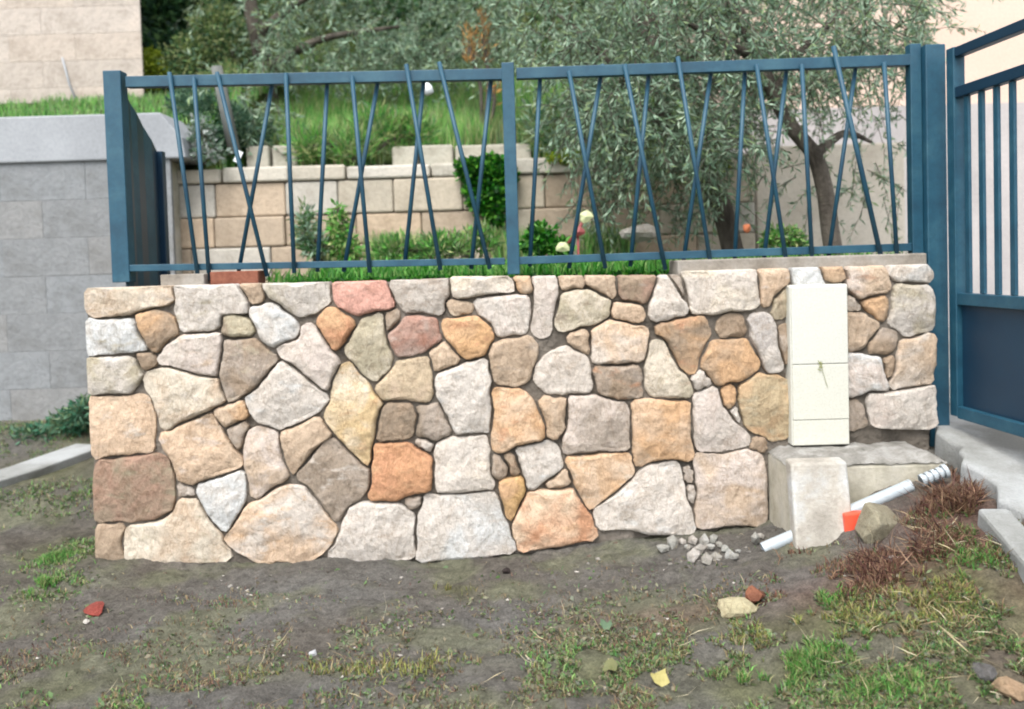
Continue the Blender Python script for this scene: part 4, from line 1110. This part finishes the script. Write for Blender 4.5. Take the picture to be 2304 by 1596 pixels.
def olive(name, label, trunk_px, rad, regions, limbs, leaf=(.045, .0095), pal=OLV, root_z=None, seed=1):
    """regions: (u0,u1,v0,v1,Y0,Y1,ntwigs)"""
    tp = [W(*q) for q in trunk_px]
    if root_z is not None: tp[0].z = root_z
    t = empty(name, (tp[0].x, tp[0].y, tp[0].z)); tag(t, label, 'tree')
    pth = smooth_path(tp)
    mb = branchy(pth, rad, rad * .55, 10)
    for lb in limbs:
        q = smooth_path([W(*z) for z in lb]); k = len(q)
        mb.tube(q, [rad * .5 * (1 - i / k) + .006 for i in range(k)], 7)
    tr = mb.build('trunk', M_BARK, t, smooth=True)
    rnd = np.random.default_rng(seed)
    Bs = []; Ds = []; tw = MB()
    for (u0, u1, v0, v1, Y0, Y1, n) in regions:
        for k in range(n):
            u, v = rnd.uniform(u0, u1), rnd.uniform(v0, v1); Yt = rnd.uniform(Y0, Y1)
            # clumps: skip where a slow noise is low so that gaps show
            if noise.noise(Vector((u * .009, v * .011, Yt * 1.2 + seed))) < -.12: continue
            p = W(u, v, Yt)
            d_ = Vector((rnd.normal(0, .55), rnd.normal(0, .5), rnd.normal(-.35, .45))).normalized()
            Lt = rnd.uniform(.18, .42)
            pts = [p]; q = p.copy(); dd = d_.copy()
            for s_ in range(6):
                dd = (dd + Vector((rnd.normal(0, .08), rnd.normal(0, .08), -.11))).normalized(); q = q + dd * Lt / 6; pts.append(q.copy())
            tw.tube([pts[0], pts[3], pts[6]], [.0028, .002, .001], 3, cap=False)
            for s_ in range(6):
                for m in range(4):
                    f = rnd.random(); b_ = pts[s_].lerp(pts[s_ + 1], f); dn = (pts[s_ + 1] - pts[s_]).normalized()
                    Bs.append(tuple(b_)); Ds.append((dn.x * .8 + rnd.normal(0, .55), dn.y * .8 + rnd.normal(0, .55), dn.z * .8 + rnd.normal(0, .55)))
    Bs = np.array(Bs); Ds = np.array(Ds); n = len(Bs)
    V, Qd, cl = leaves(Bs, Ds, leaf[0] * rnd.uniform(.7, 1.3, n), leaf[1] * rnd.uniform(.8, 1.3, n), pick(pal, n))
    mesh_np('crown', V, Qd, M_LEAF, cl, parent=t)
    tag(tw.build('twigs', M_BARK, t), kind='stuff')
    return t

olive('olive_tree', 'olive tree with a bent bare trunk behind the right half of the fence',
      [(1884, 600, .95), (1868, 520, 1.0), (1856, 430, 1.0), (1832, 350, 1.0), (1780, 285, 1.0), (1742, 215, 1.0), (1712, 140, 1.05), (1660, 20, 1.1), (1620, -120, 1.2)],
      .046, [(1560, 2110, -220, 120, .5, 2.4, 800), (1650, 2075, 60, 205, .7, 1.9, 260), (1700, 2040, 200, 460, 1.2, 1.9, 60), (1330, 1640, -200, 60, .5, 1.4, 160)],
      [[(1742, 215, 1.0), (1800, 120, 1.1), (1900, 20, 1.2), (1980, -80, 1.3)], [(1712, 140, 1.05), (1620, 90, .9), (1520, 40, .8)], [(1832, 350, 1.0), (1900, 300, 1.2), (1960, 320, 1.5)]],
      root_z=.98, seed=5)
olive('olive_tree', 'grey green olive tree drooping over the middle of the fence, right of the middle post',
      [(1660, 590, 1.5), (1618, 450, 1.5), (1560, 360, 1.5), (1505, 300, 1.5), (1488, 220, 1.5), (1470, 100, 1.5), (1440, -100, 1.6)],
      .062, [(1130, 1720, -220, 150, .9, 2.6, 980), (1270, 1700, 90, 330, .6, 2.0, 800), (1310, 1640, 300, 480, 1.1, 1.8, 160)],
      [[(1505, 300, 1.5), (1420, 200, 1.4), (1330, 100, 1.4), (1240, 20, 1.5)], [(1488, 220, 1.5), (1560, 120, 1.3), (1640, 0, 1.3)], [(1470, 100, 1.5), (1380, -20, 1.7)]],
      root_z=.98, seed=6)
olive('olive_tree', 'pale trunked olive tree on the terrace behind the left half of the fence',
      [(612, 250, 3.6), (596, 160, 3.6), (580, 80, 3.6), (560, 0, 3.6), (540, -120, 3.7)],
      .085, [(600, 1190, -260, 110, 2.8, 4.6, 900), (590, 1150, 60, 160, 3.0, 4.2, 300), (440, 620, 190, 330, 2.25, 2.7, 90), (420, 600, -200, 60, 3.2, 4.4, 70)],
      [[(580, 80, 3.6), (680, 0, 3.5), (820, -60, 3.4)], [(596, 160, 3.6), (720, 90, 3.4), (900, 60, 3.3)]],
      leaf=(.055, .013), root_z=2.15, seed=7)

def shrub(name, label, cat, regs, n, leaf, pal, stem_at, seed, mat=M_LEAF, updir=.1):
    """regs: ellipsoids (u,v,Y,ru,rv,ry) in the plane of their own depth"""
    rnd = np.random.default_rng(seed)
    Bs = []; Ds = []
    wts = np.array([r[3] * r[4] for r in regs], float); wts /= wts.sum()
    for (u, v, Y, ru, rv, ry), w_ in zip(regs, wts):
        k = int(n * w_); sc_ = (Y + 3.2) / F
        c = np.array(W(u, v, Y)); q = unit(rnd.normal(size=(k, 3))) * (rnd.random((k, 1)) ** .35)
        lump = 1 + .35 * (fbm(q[:, 0] * 2 + 5, q[:, 2] * 2 + 5, 1.6, seed, 3)[:, None] - .5) * 2
        q = q * lump
        Bs.append(c + q * np.array([ru * sc_, ry, rv * sc_])); Ds.append(q * .6 + rnd.normal(size=(k, 3)) * .6 + np.array([0, 0, updir]))
    Bs = np.concatenate(Bs); Ds = np.concatenate(Ds); k = len(Bs)
    V, Qd, cl = leaves(Bs, Ds, leaf[0] * rnd.uniform(.6, 1.3, k), leaf[1] * rnd.uniform(.7, 1.3, k), pick(pal, k))
    root = Vector(stem_at); t = empty(name, root); tag(t, label, cat)
    mesh_np('foliage', V, Qd, mat, cl, parent=t)
    mb = MB()
    for r in regs:
        mb.tube(smooth_path([root, root.lerp(W(r[0], r[1], r[2]), .5) + Vector((.05, 0, .05)), W(r[0], r[1], r[2])], 3), .014, 6)
        for q in range(5):
            e = W(r[0] + rnd.uniform(-.7, .7) * r[3], r[1] + rnd.uniform(-.7, .7) * r[4], r[2]); mb.tube([W(r[0], r[1], r[2]), e], .006, 4)
    mb.build('stems', M_BARK, t)
    return t

def tz(x, y): return float(terrace_z(np.array([x]), np.array([y]))[0])
shrub('laurel_bush', 'dark green bush beside the corner of the beige building', 'bush',
      [(380, 60, 5.0, 90, 130, .7), (470, 20, 5.2, 90, 120, .7), (420, 150, 4.6, 110, 70, .6)], 11000, (.09, .04), DKG, (-2.7, 5.0, tz(-2.7, 5)), 21)
shrub('broom_bush', 'olive green leafy bush left of the pale tree trunk', 'bush',
      [(500, 90, 3.9, 60, 90, .4), (440, 150, 3.8, 60, 60, .4), (520, 190, 3.4, 60, 40, .3)], 6500, (.05, .015), MIXG, (-2.2, 3.8, tz(-2.2, 3.8)), 22)
shrub('yellow_bush', 'small yellow green bush at the right corner of the beige building', 'bush',
      [(340, 160, 3.6, 28, 45, .2)], 1500, (.04, .02), LIME, (-2.75, 3.7, tz(-2.75, 3.6)), 23)
shrub('grey_green_bush', 'grey green bush on top of the retaining wall at left', 'bush',
      [(470, 270, 2.4, 60, 60, .2), (540, 300, 2.35, 60, 50, .2), (430, 240, 2.5, 40, 40, .2)], 5200, (.05, .014), [((84, 118, 96), .65), ((104, 134, 100), .65), ((62, 98, 74), .65)], (-1.7, 2.5, 1.7), 24)
shrub('ivy_plant', 'dark green ivy hanging over the retaining wall just left of the middle post', 'ivy',
      [(1095, 385, 1.93, 62, 34, .07), (1100, 430, 1.93, 52, 48, .06), (1112, 480, 1.93, 22, 20, .05), (1060, 372, 1.9, 34, 12, .06), (1140, 395, 1.92, 26, 20, .06), (1078, 455, 1.93, 20, 26, .05), (1122, 505, 1.94, 10, 14, .04)], 4200, (.034, .026), IVY, tuple(W(1100, 372, 1.98)), 25)
shrub('flowering_weed', 'yellow flowered weed on the coping right of the middle post', 'weed',
      [(1270, 355, 1.97, 45, 12, .06), (1320, 350, 1.97, 30, 14, .06)], 900, (.03, .018), LIME + [((80, 130, 40), .8)], tuple(W(1290, 366, 1.99)), 26)
shrub('flowering_weed', 'yellow green weed on the coping behind the left olive twigs', 'weed',
      [(1400, 352, 1.97, 26, 18, .06), (1470, 352, 1.97, 20, 16, .05)], 700, (.03, .018), LIME, tuple(W(1430, 366, 1.99)), 27)
shrub('flowering_weed', 'bright green weed hanging on the retaining wall near the lone pale block', 'weed',
      [(1602, 372, 1.93, 34, 28, .06)], 900, (.032, .02), IVY + LIME, tuple(W(1600, 362, 1.98)), 28)
# tall hedge and wooded slope that close the view
for i, (u, v, Y, ru, rv, ry, pal, lab) in enumerate([
    (420, -60, 9.0, 170, 220, 1.0, DKG, 'dark evergreen rising behind the corner of the beige building'),
    (700, 20, 8.6, 190, 210, 1.0, MIXG, 'olive green tree mass behind the pale tree trunk'),
    (960, 60, 8.2, 190, 190, .9, DKG, 'dark leafy tree behind the left half of the fence'),
    (1230, 40, 8.0, 190, 210, .9, MIXG, 'olive green tree behind the middle post'),
    (1500, 60, 7.6, 190, 210, .9, OLV, 'grey green tree behind the left olive tree')]):
    shrub('background_tree', lab, 'tree', [(u, v, Y, ru, rv, ry), (u + 60, v + rv * .55, Y - .3, ru * .7, rv * .5, ry * .7)], 9000 if Y > 5 else 6500, (.11, .05) if Y > 5 else (.06, .02), pal,
          (W(u, 200, Y).x, Y, tz(W(u, 200, Y).x, Y)), 31 + i)
# dead orange plant
shrub('dead_plant', 'dead orange brown plant upright behind the fence, left of the middle post', 'plant',
      [(1055, 105, 2.9, 12, 50, .06), (1088, 90, 2.9, 14, 70, .06), (1110, 200, 2.9, 10, 40, .05)], 300, (.07, .011), [((190, 150, 92), .65), ((160, 130, 92), .65), ((130, 108, 84), .65), ((204, 150, 80), .65)], (-.2, 2.9, 1.9), 41, updir=1.2)
# white flowered plant at left
shrub('white_flowered_plant', 'plant with whitish flowers on the corner of the retaining wall at left', 'plant',
      [(455, 300, 1.9, 26, 44, .07), (470, 345, 1.88, 40, 20, .07)], 420, (.035, .02), [((206, 214, 208), .45), ((180, 196, 186), .45), ((96, 124, 100), .6), ((110, 134, 112), .6)], tuple(W(450, 372, 1.95)), 42)

# grass -----------------------------------------------------------------
def blades(P, hgt, wid, cols, lean=.35, rnd=rng):
    n = len(P); a = rnd.uniform(0, 2 * np.pi, n)
    s_ = np.stack([np.cos(a), np.sin(a), np.zeros(n)], 1) * wid[:, None] * .5
    b = rnd.uniform(0, 2 * np.pi, n); l_ = np.stack([np.cos(b), np.sin(b), np.zeros(n)], 1) * (hgt * rnd.uniform(.1, 1, n) * lean)[:, None]
    up = np.zeros((n, 3)); up[:, 2] = hgt
    m = P + up * .55 + l_ * .35; t = P + up * (1 - lean * .3) + l_
    V = np.stack([P - s_, P + s_, m + s_ * .7, m - s_ * .7, t - s_ * .12, t + s_ * .12], 1).reshape(-1, 3)
    k = np.arange(n)[:, None] * 6
    Qd = np.concatenate([k + np.array([[0, 1, 2, 3]]), k + np.array([[3, 2, 5, 4]])])
    return V, Qd, np.repeat(cols, 6, axis=0)

def grass(name, pts, h, wd, pal, label=None, lean=.35, kind='stuff', cat='grass'):
    pts = np.asarray(pts); n = len(pts)
    V, Qd, cl = blades(pts, h * rng.uniform(.5, 1.25, n), wd * rng.uniform(.7, 1.3, n), pick(pal, n), lean)
    o = mesh_np(name, V, Qd, M_GRASS, cl)
    if kind: tag(o, label, cat, kind=kind)
    return o

def terr_pts(n, x0, x1, y0, y1, thr=.0, sd=3):
    x = rng.uniform(x0, min(x1, 1.4), n); y = rng.uniform(y0, y1, n)
    keep = ((y > 2.48) | (x < -1.7) | ((x > -1.36) & (x < -.8)) | ((x > .14) & (x < 1.1))) & (fbm(x, y, 2.2, sd) > thr); x, y = x[keep], y[keep]
    return np.stack([x, y, terrace_z(x, y) + (fbm(x, y, 2.5, 31) - .5) * .12 - .02], 1)
grass('grass', terr_pts(32000, -1.9, 1.5, 2.25, 5.2, .42, 3), .26, .009, GRN, 'long bright green grass on the terrace above the retaining wall')
grass('dry_grass', terr_pts(20000, -1.9, 1.5, 2.25, 5.2, .48, 5), .27, .006, GRN2 + DRY[:2] + MIXG, 'pale dry grass among the green on the terrace above the retaining wall')
p = terr_pts(12000, -5.5, -1.75, 2.15, 3.25, .2, 4); grass('grass', p, .085, .008, GRN2 + GRN[:3], 'green grass along the top of the block wall in front of the beige building')
# garden bed grass
n = 24000; x = rng.uniform(-1.0, 1.6, n); y = rng.uniform(.22, 1.6, n)
keep = fbm(x, y, 2.6, 8) > .40 + .10 * np.abs(x - .1); x, y = x[keep], y[keep]
grass('grass', np.stack([x, y, np.full_like(x, ZG)], 1), .10, .009, GRN[:4] + IVY[:2], 'bright green grass in the garden just behind the stone wall top', .6)
n = 5000; x = rng.uniform(-1.0, .9, n); y = rng.uniform(.205, .42, n)
keep = (fbm(x, y, 5, 9) > .38) & (x > -.9); x, y = x[keep], y[keep]
grass('clover', np.stack([x, y, np.full_like(x, ZG + .0)], 1), .05, .016, IVY, 'low dark green clover along the back edge of the stone wall', .9)
n = 9000; x = rng.uniform(-1.1, 1.5, n); y = rng.normal(1.84, .07, n); keep = fbm(x, y * .2, 3.2, 10) > .50
x, y = x[keep], np.minimum(y[keep], 1.97)
grass('weeds', np.stack([x, y, np.full_like(x, ZG)], 1), .27, .010, GRN2 + GRN, 'tall green weeds along the foot of the retaining wall')

# front ground cover
def scat(items, tot):
    out = []
    for (px, py, rx, ry, n) in items:
        x = rng.normal(px, rx * .55, n); y = rng.normal(py, ry * .55, n)
        c = (fbm(x, y, 9, 15) + .6 * (fbm(x, y, 40, 16) - .5)) > .47; out.append(np.stack([x[c], y[c]], 1))
    q = np.concatenate(out); q = q[q[:, 1] < -.02 + 10 * (q[:, 0] < -1.62)]
    x, y = q[:, 0], q[:, 1]
    edge = np.interp(y, ya, np.array([DX[q_[0]] for q_ in DY][::-1])); k = (x < edge - .01) | (y < -1.6)
    k &= ~((x > xl_ - .01) & (y > -.43) & (x < 1.5))
    x, y = x[k], y[k]
    return np.stack([x, y, GH(x, y) - .004], 1)
def gi(u, v, rx, ry, n):
    p = G(u, v); return (p.x, p.y, rx, ry, int(n * 1.5))
GREENP = [gi(1350, 1520, .16, .10, 1500), gi(1300, 1480, .1, .06, 500), gi(1750, 1550, .22, .10, 3000), gi(1950, 1590, .3, .1, 3500), gi(2120, 1560, .22, .12, 2500), gi(1820, 1400, .16, .10, 2200),
          gi(2170, 1210, .09, .14, 1900), gi(2180, 1320, .10, .14, 2200), gi(2290, 1400, .10, .20, 1800), gi(150, 1250, .10, .14, 1500), gi(110, 1320, .08, .08, 900), gi(100, 1000, .5, .22, 2600),
          gi(2280, 1130, .06, .08, 900), gi(40, 1560, .25, .10, 900), gi(310, 1590, .06, .04, 500), gi(1700, 1480, .3, .08, 1500), gi(1950, 1480, .3, .1, 2200), gi(2200, 1450, .2, .1, 1500), gi(150, 1120, .3, .15, 1500)]
grass('grass', scat([(a, b, c_ * 1.25, d_ * 1.25, int(n_ * .62)) for a, b, c_, d_, n_ in GREENP], 0), .026, .0034, GRN[1:4] + MIXG[:3] + DRY[:2] + GRN2, 'short patchy green grass on the soil in front of the wall', .8)
LIMEP = [gi(2120, 1330, .14, .09, 1500), gi(1830, 1400, .16, .06, 1300), gi(2060, 1400, .16, .05, 700), gi(1010, 1325, .05, .04, 400), gi(900, 1500, .3, .05, 500), gi(1700, 1440, .2, .06, 400)]
grass('yellow_grass', scat([(a, b, c_ * 1.2, d_ * 1.2, int(n_ * .6)) for a, b, c_, d_, n_ in LIMEP], 0), .034, .0038, [((132, 138, 66), .7), ((150, 148, 88), .7), ((112, 118, 66), .7), ((156, 140, 104), .7)], 'yellow green grass tufts between the soil and the concrete plinth', .8)
REDP = [gi(2060, 1260, .22, .12, 2600), gi(2150, 1130, .14, .12, 2600), gi(1970, 1300, .2, .08, 1500), gi(1780, 1255, .05, .05, 300), gi(2180, 1090, .08, .08, 1500), gi(2270, 1330, .1, .1, 700), gi(2120, 1240, .18, .1, 1200)]
grass('dry_weeds', scat([(a, b, c_ * 1.3, d_ * 1.3, int(n_ * .6)) for a, b, c_, d_, n_ in REDP], 0), .040, .0036, REDB, 'reddish brown dead weeds around the pipe and below the driveway edge', .9)
DRYP = [(0.0, -.95, 1.6, .55, 14000), (1.0, -1.1, .9, .5, 26000), (-1.3, -1.1, .8, .4, 9000), (1.1, -1.2, .7, .5, 16000), (1.2, -.85, .5, .4, 9000), (0.5, -1.25, .8, .3, 7000), gi(1900, 1450, .4, .2, 2500), gi(480, 1350, .16, .07, 350), (-1.1, -1.0, .7, .4, 1800)]
grass('dry_grass', scat(DRYP, 0), .022, .0028, DRY + GRN2 + REDB[:3], 'thin dry grass and stalks scattered over the bare soil', 1.3)
grass('low_grass', scat([(1.0, -1.15, .9, .4, 16000), (-1.0, -1.3, .9, .3, 5000), (.2, -1.25, 1.2, .3, 6000), (1.5, -.9, .4, .4, 5000)], 0), .02, .0032, [((100, 108, 66), .68), ((120, 120, 84), .68), ((84, 100, 62), .66), ((96, 116, 74), .68), ((124, 108, 82), .66)], 'low dull green growth spread over the foreground soil', 1.0)
# low moss-like leaves
q = scat([(0.0, -.9, 1.5, .5, 6000), (1.1, -1.2, .6, .4, 7000)] + [(a, b, c * 1.2, d_ * 1.2, int(n * .5)) for a, b, c, d_, n in GREENP], 0)
n = len(q); V, Qd, cl = leaves(q + np.array([0, 0, .006]), np.stack([rng.normal(size=n), rng.normal(size=n), rng.uniform(0, .5, n)], 1), rng.uniform(.008, .024, n), rng.uniform(.005, .014, n),
                               pick([((112, 124, 86), .65), ((130, 130, 104), .65), ((116, 122, 104), .62), ((140, 132, 110), .65), ((100, 128, 80), .65)], n))
o = mesh_np('ground_weeds', V, Qd, M_LEAF, cl); tag(o, 'tiny low weeds and moss leaves covering the trodden soil', 'weeds', kind='stuff')
# grit and crumbs
q = scat([(0.0, -.8, 1.6, .6, 6000), (1.2, -.9, .5, .4, 1500), gi(480, 1330, .22, .06, 220), gi(1600, 1260, .2, .06, 160)], 0)
vs, fs = ico(1); vs = np.array(vs); fs = np.array(fs); n = len(q)
rr_ = np.clip(rng.lognormal(-5.5, .45, n), .0018, .011)
Vg = (vs[None] * (1 + .35 * rng.normal(size=(n, len(vs), 1))) * rr_[:, None, None] * np.array([1, 1, .6]) + q[:, None, :]).reshape(-1, 3)
Qg = (fs[None] + (np.arange(n) * len(vs))[:, None, None]).reshape(-1, 3)
cg = np.repeat(pick([((120, 114, 106), .65), ((150, 146, 138), .65), ((96, 88, 80), .65), ((196, 190, 180), .65), ((110, 96, 84), .65)], n), len(vs), axis=0)
s = NT('grit', .9, .2); s.m = s.out(s.n('ShaderNodeAttribute', attribute_name='tint').outputs['Color'])
o = mesh_np('gravel', Vg, Qg, s.m, cg); tag(o, 'scattered grit and pebbles on the soil in front of the wall', 'gravel', kind='stuff')
# broad leaves low right
def broad(u, v, r, pal, lab, k, up=.02):
    p = G(u, v); mb = MB(); n = 9; vs = []
    for i in range(n):
        a = i * 2 * math.pi / n; rr2 = r * (1 + .25 * math.cos(a * 1 + k)) * (1 if i else .6)
        vs.append(p + Vector((rr2 * math.cos(a), rr2 * .8 * math.sin(a), up + .010 * math.sin(a * 2 + k) + r * .35 * math.sin(a))))
    vs.append(p + Vector((0, 0, up - .003)))
    mb.add(vs, [(i, (i + 1) % n, n) for i in range(n)])
    m_ = mat_plain('fallen_leaf_' + str(k), pal, 30, .7, .3, .003, 120)
    o = mb.build('fallen_leaf' if 'leaf' in lab else 'weed', m_, smooth=True); tag(o, lab, 'leaf')
broad(1483, 1538, .026, [(.27, .24, .08), (.32, .28, .11)], 'yellow fallen leaf in the grass at lower right of centre', 1)
broad(1366, 1417, .018, [alb((104, 130, 100), .5), alb((112, 138, 106), .5)], 'grey green round leaf lying on the soil above the grass', 2)
broad(1375, 1520, .022, [alb((130, 134, 90), .5), alb((136, 136, 84), .5)], 'yellowish green leaf right of the low weed at the bottom centre', 5)

shrub('low_bush', 'dark bluish green weeds along the foot of the grey block wall', 'bush',
      [(20, 985, 1.6, 70, 16, .1), (90, 975, 1.55, 60, 18, .12), (165, 945, 1.5, 44, 26, .1), (190, 925, 1.4, 24, 30, .1)], 1900, (.045, .014), [((60, 112, 84), .7), ((90, 130, 104), .7), ((66, 100, 74), .7), ((110, 134, 96), .7)], (-2.2, 1.55, .18), 51)

# long dry stalks lying and standing at the lower right, as separate thin straws in one mass
q = scat([(1.15, -1.1, .5, .4, 420), (.2, -1.0, 1.2, .4, 260), gi(2150, 1200, .15, .15, 160)], 0)
n = len(q); V, Qd, cl = leaves(q + np.array([0, 0, .006]), np.stack([rng.normal(size=n), rng.normal(size=n), rng.uniform(0, .6, n)], 1), rng.uniform(.04, .11, n), rng.uniform(.0016, .003, n), pick([((190, 176, 140), .75), ((160, 140, 110), .7), ((200, 190, 160), .75)], n), curl=.3)
o = mesh_np('straw', V, Qd, M_GRASS, cl); tag(o, 'pale dry straws strewn over the soil and grass in front', 'straw', kind='stuff')

q = scat([gi(2190, 1190, .05, .10, 900), gi(2195, 1280, .05, .10, 1100), gi(2280, 1120, .03, .06, 400), gi(1850, 1350, .06, .05, 500), gi(1700, 1530, .12, .05, 900), gi(1790, 1500, .08, .05, 700), gi(2000, 1560, .1, .04, 700), gi(1900, 1460, .1, .05, 600), gi(120, 1260, .06, .08, 700), gi(100, 1320, .05, .05, 500)], 0)
grass('tall_grass', q, .036, .0038, [((76, 134, 56), .75), ((98, 146, 70), .75), ((116, 144, 80), .75), ((66, 112, 52), .72), ((140, 142, 96), .72)], 'brighter longer green grass tufts beside the driveway edge and in the foreground', .7)

shrub('leafy_weed', 'grey green weed growing against the retaining wall, third rod bay from the left', 'weed',
      [(690, 520, 1.6, 22, 60, .06), (715, 560, 1.6, 30, 30, .06)], 700, (.05, .014), GRN2 + OLV[:2], (W(695, 600, 1.6).x, 1.6, 1.0), 61)
shrub('leafy_weed', 'bright green weed against the retaining wall left of the crossed rods, below the long grass', 'weed',
      [(765, 530, 1.6, 26, 54, .06), (790, 570, 1.6, 34, 24, .06), (760, 475, 1.6, 12, 16, .04)], 900, (.045, .016), GRN, (W(770, 600, 1.6).x, 1.6, 1.0), 62)
shrub('leafy_weed', 'low green weed at the foot of the right olive trunk', 'weed',
      [(1760, 540, .9, 50, 26, .06), (1790, 560, .9, 34, 16, .06)], 900, (.035, .014), GRN + GRN2, (W(1760, 590, .9).x, .9, 1.0), 63)
shrub('leafy_weed', 'dark green clump behind the bottom rail just right of the middle post', 'weed',
      [(1215, 540, .8, 34, 34, .06), (1250, 560, .8, 40, 20, .06)], 900, (.04, .018), IVY + GRN[:2], (W(1220, 590, .8).x, .8, 1.0), 64)
shrub('tall_weed', 'tall grey green weeds drooping over the terrace edge right of the middle post', 'weed',
      [(1240, 290, 2.25, 70, 60, .15), (1340, 260, 2.25, 70, 70, .15), (1420, 300, 2.2, 50, 60, .1)], 3200, (.09, .011), GRN2 + MIXG + OLV[:2], tuple(W(1330, 366, 2.25)), 65, updir=.6)

shrub('tall_weed', 'long yellow green weeds tumbling over the coping left of the ivy', 'weed',
      [(700, 330, 2.2, 46, 36, .1), (800, 335, 2.15, 50, 34, .1), (850, 300, 2.3, 60, 50, .12), (930, 300, 2.35, 50, 36, .1)], 3000, (.09, .009), GRN + MIXG[:1] + GRN2, tuple(W(800, 366, 2.22)), 66, updir=.9)
shrub('leafy_weed', 'straggly green weeds in the bed behind the rods left of the middle post', 'weed',
      [(900, 560, 1.2, 60, 24, .1), (1000, 560, 1.1, 60, 30, .1), (1080, 545, 1.2, 40, 34, .08)], 2000, (.05, .010), GRN + GRN2, (W(990, 600, 1.1).x, 1.1, 1.0), 67, updir=.9)

# brown twigs and dead stems heaped right of the plinth
q = scat([gi(2130, 1110, .10, .08, 260), gi(2170, 1150, .08, .10, 260), gi(2050, 1250, .16, .08, 260), gi(2000, 1300, .16, .06, 140), gi(2110, 1200, .12, .08, 160)], 0)
n = len(q); V, Qd, cl = leaves(q + np.array([0, 0, .004]), np.stack([rng.normal(size=n), rng.normal(size=n), rng.uniform(.1, 1.1, n)], 1), rng.uniform(.04, .12, n), rng.uniform(.0022, .0045, n), pick([((92, 62, 54), .65), ((120, 88, 72), .65), ((150, 122, 98), .68), ((70, 50, 46), .65)], n), curl=.25)
o = mesh_np('dead_twigs', V, Qd, M_GRASS, cl); tag(o, 'tangle of brown dead stems heaped between the plinth and the driveway edge', 'twigs', kind='stuff')
q = scat([gi(2130, 1110, .10, .07, 1500), gi(2170, 1150, .07, .08, 1300)], 0)
grass('dry_weeds', q, .06, .0034, REDB + DRY[1:3], 'dense rusty dead weeds against the driveway edge above the kerb piece', .9)
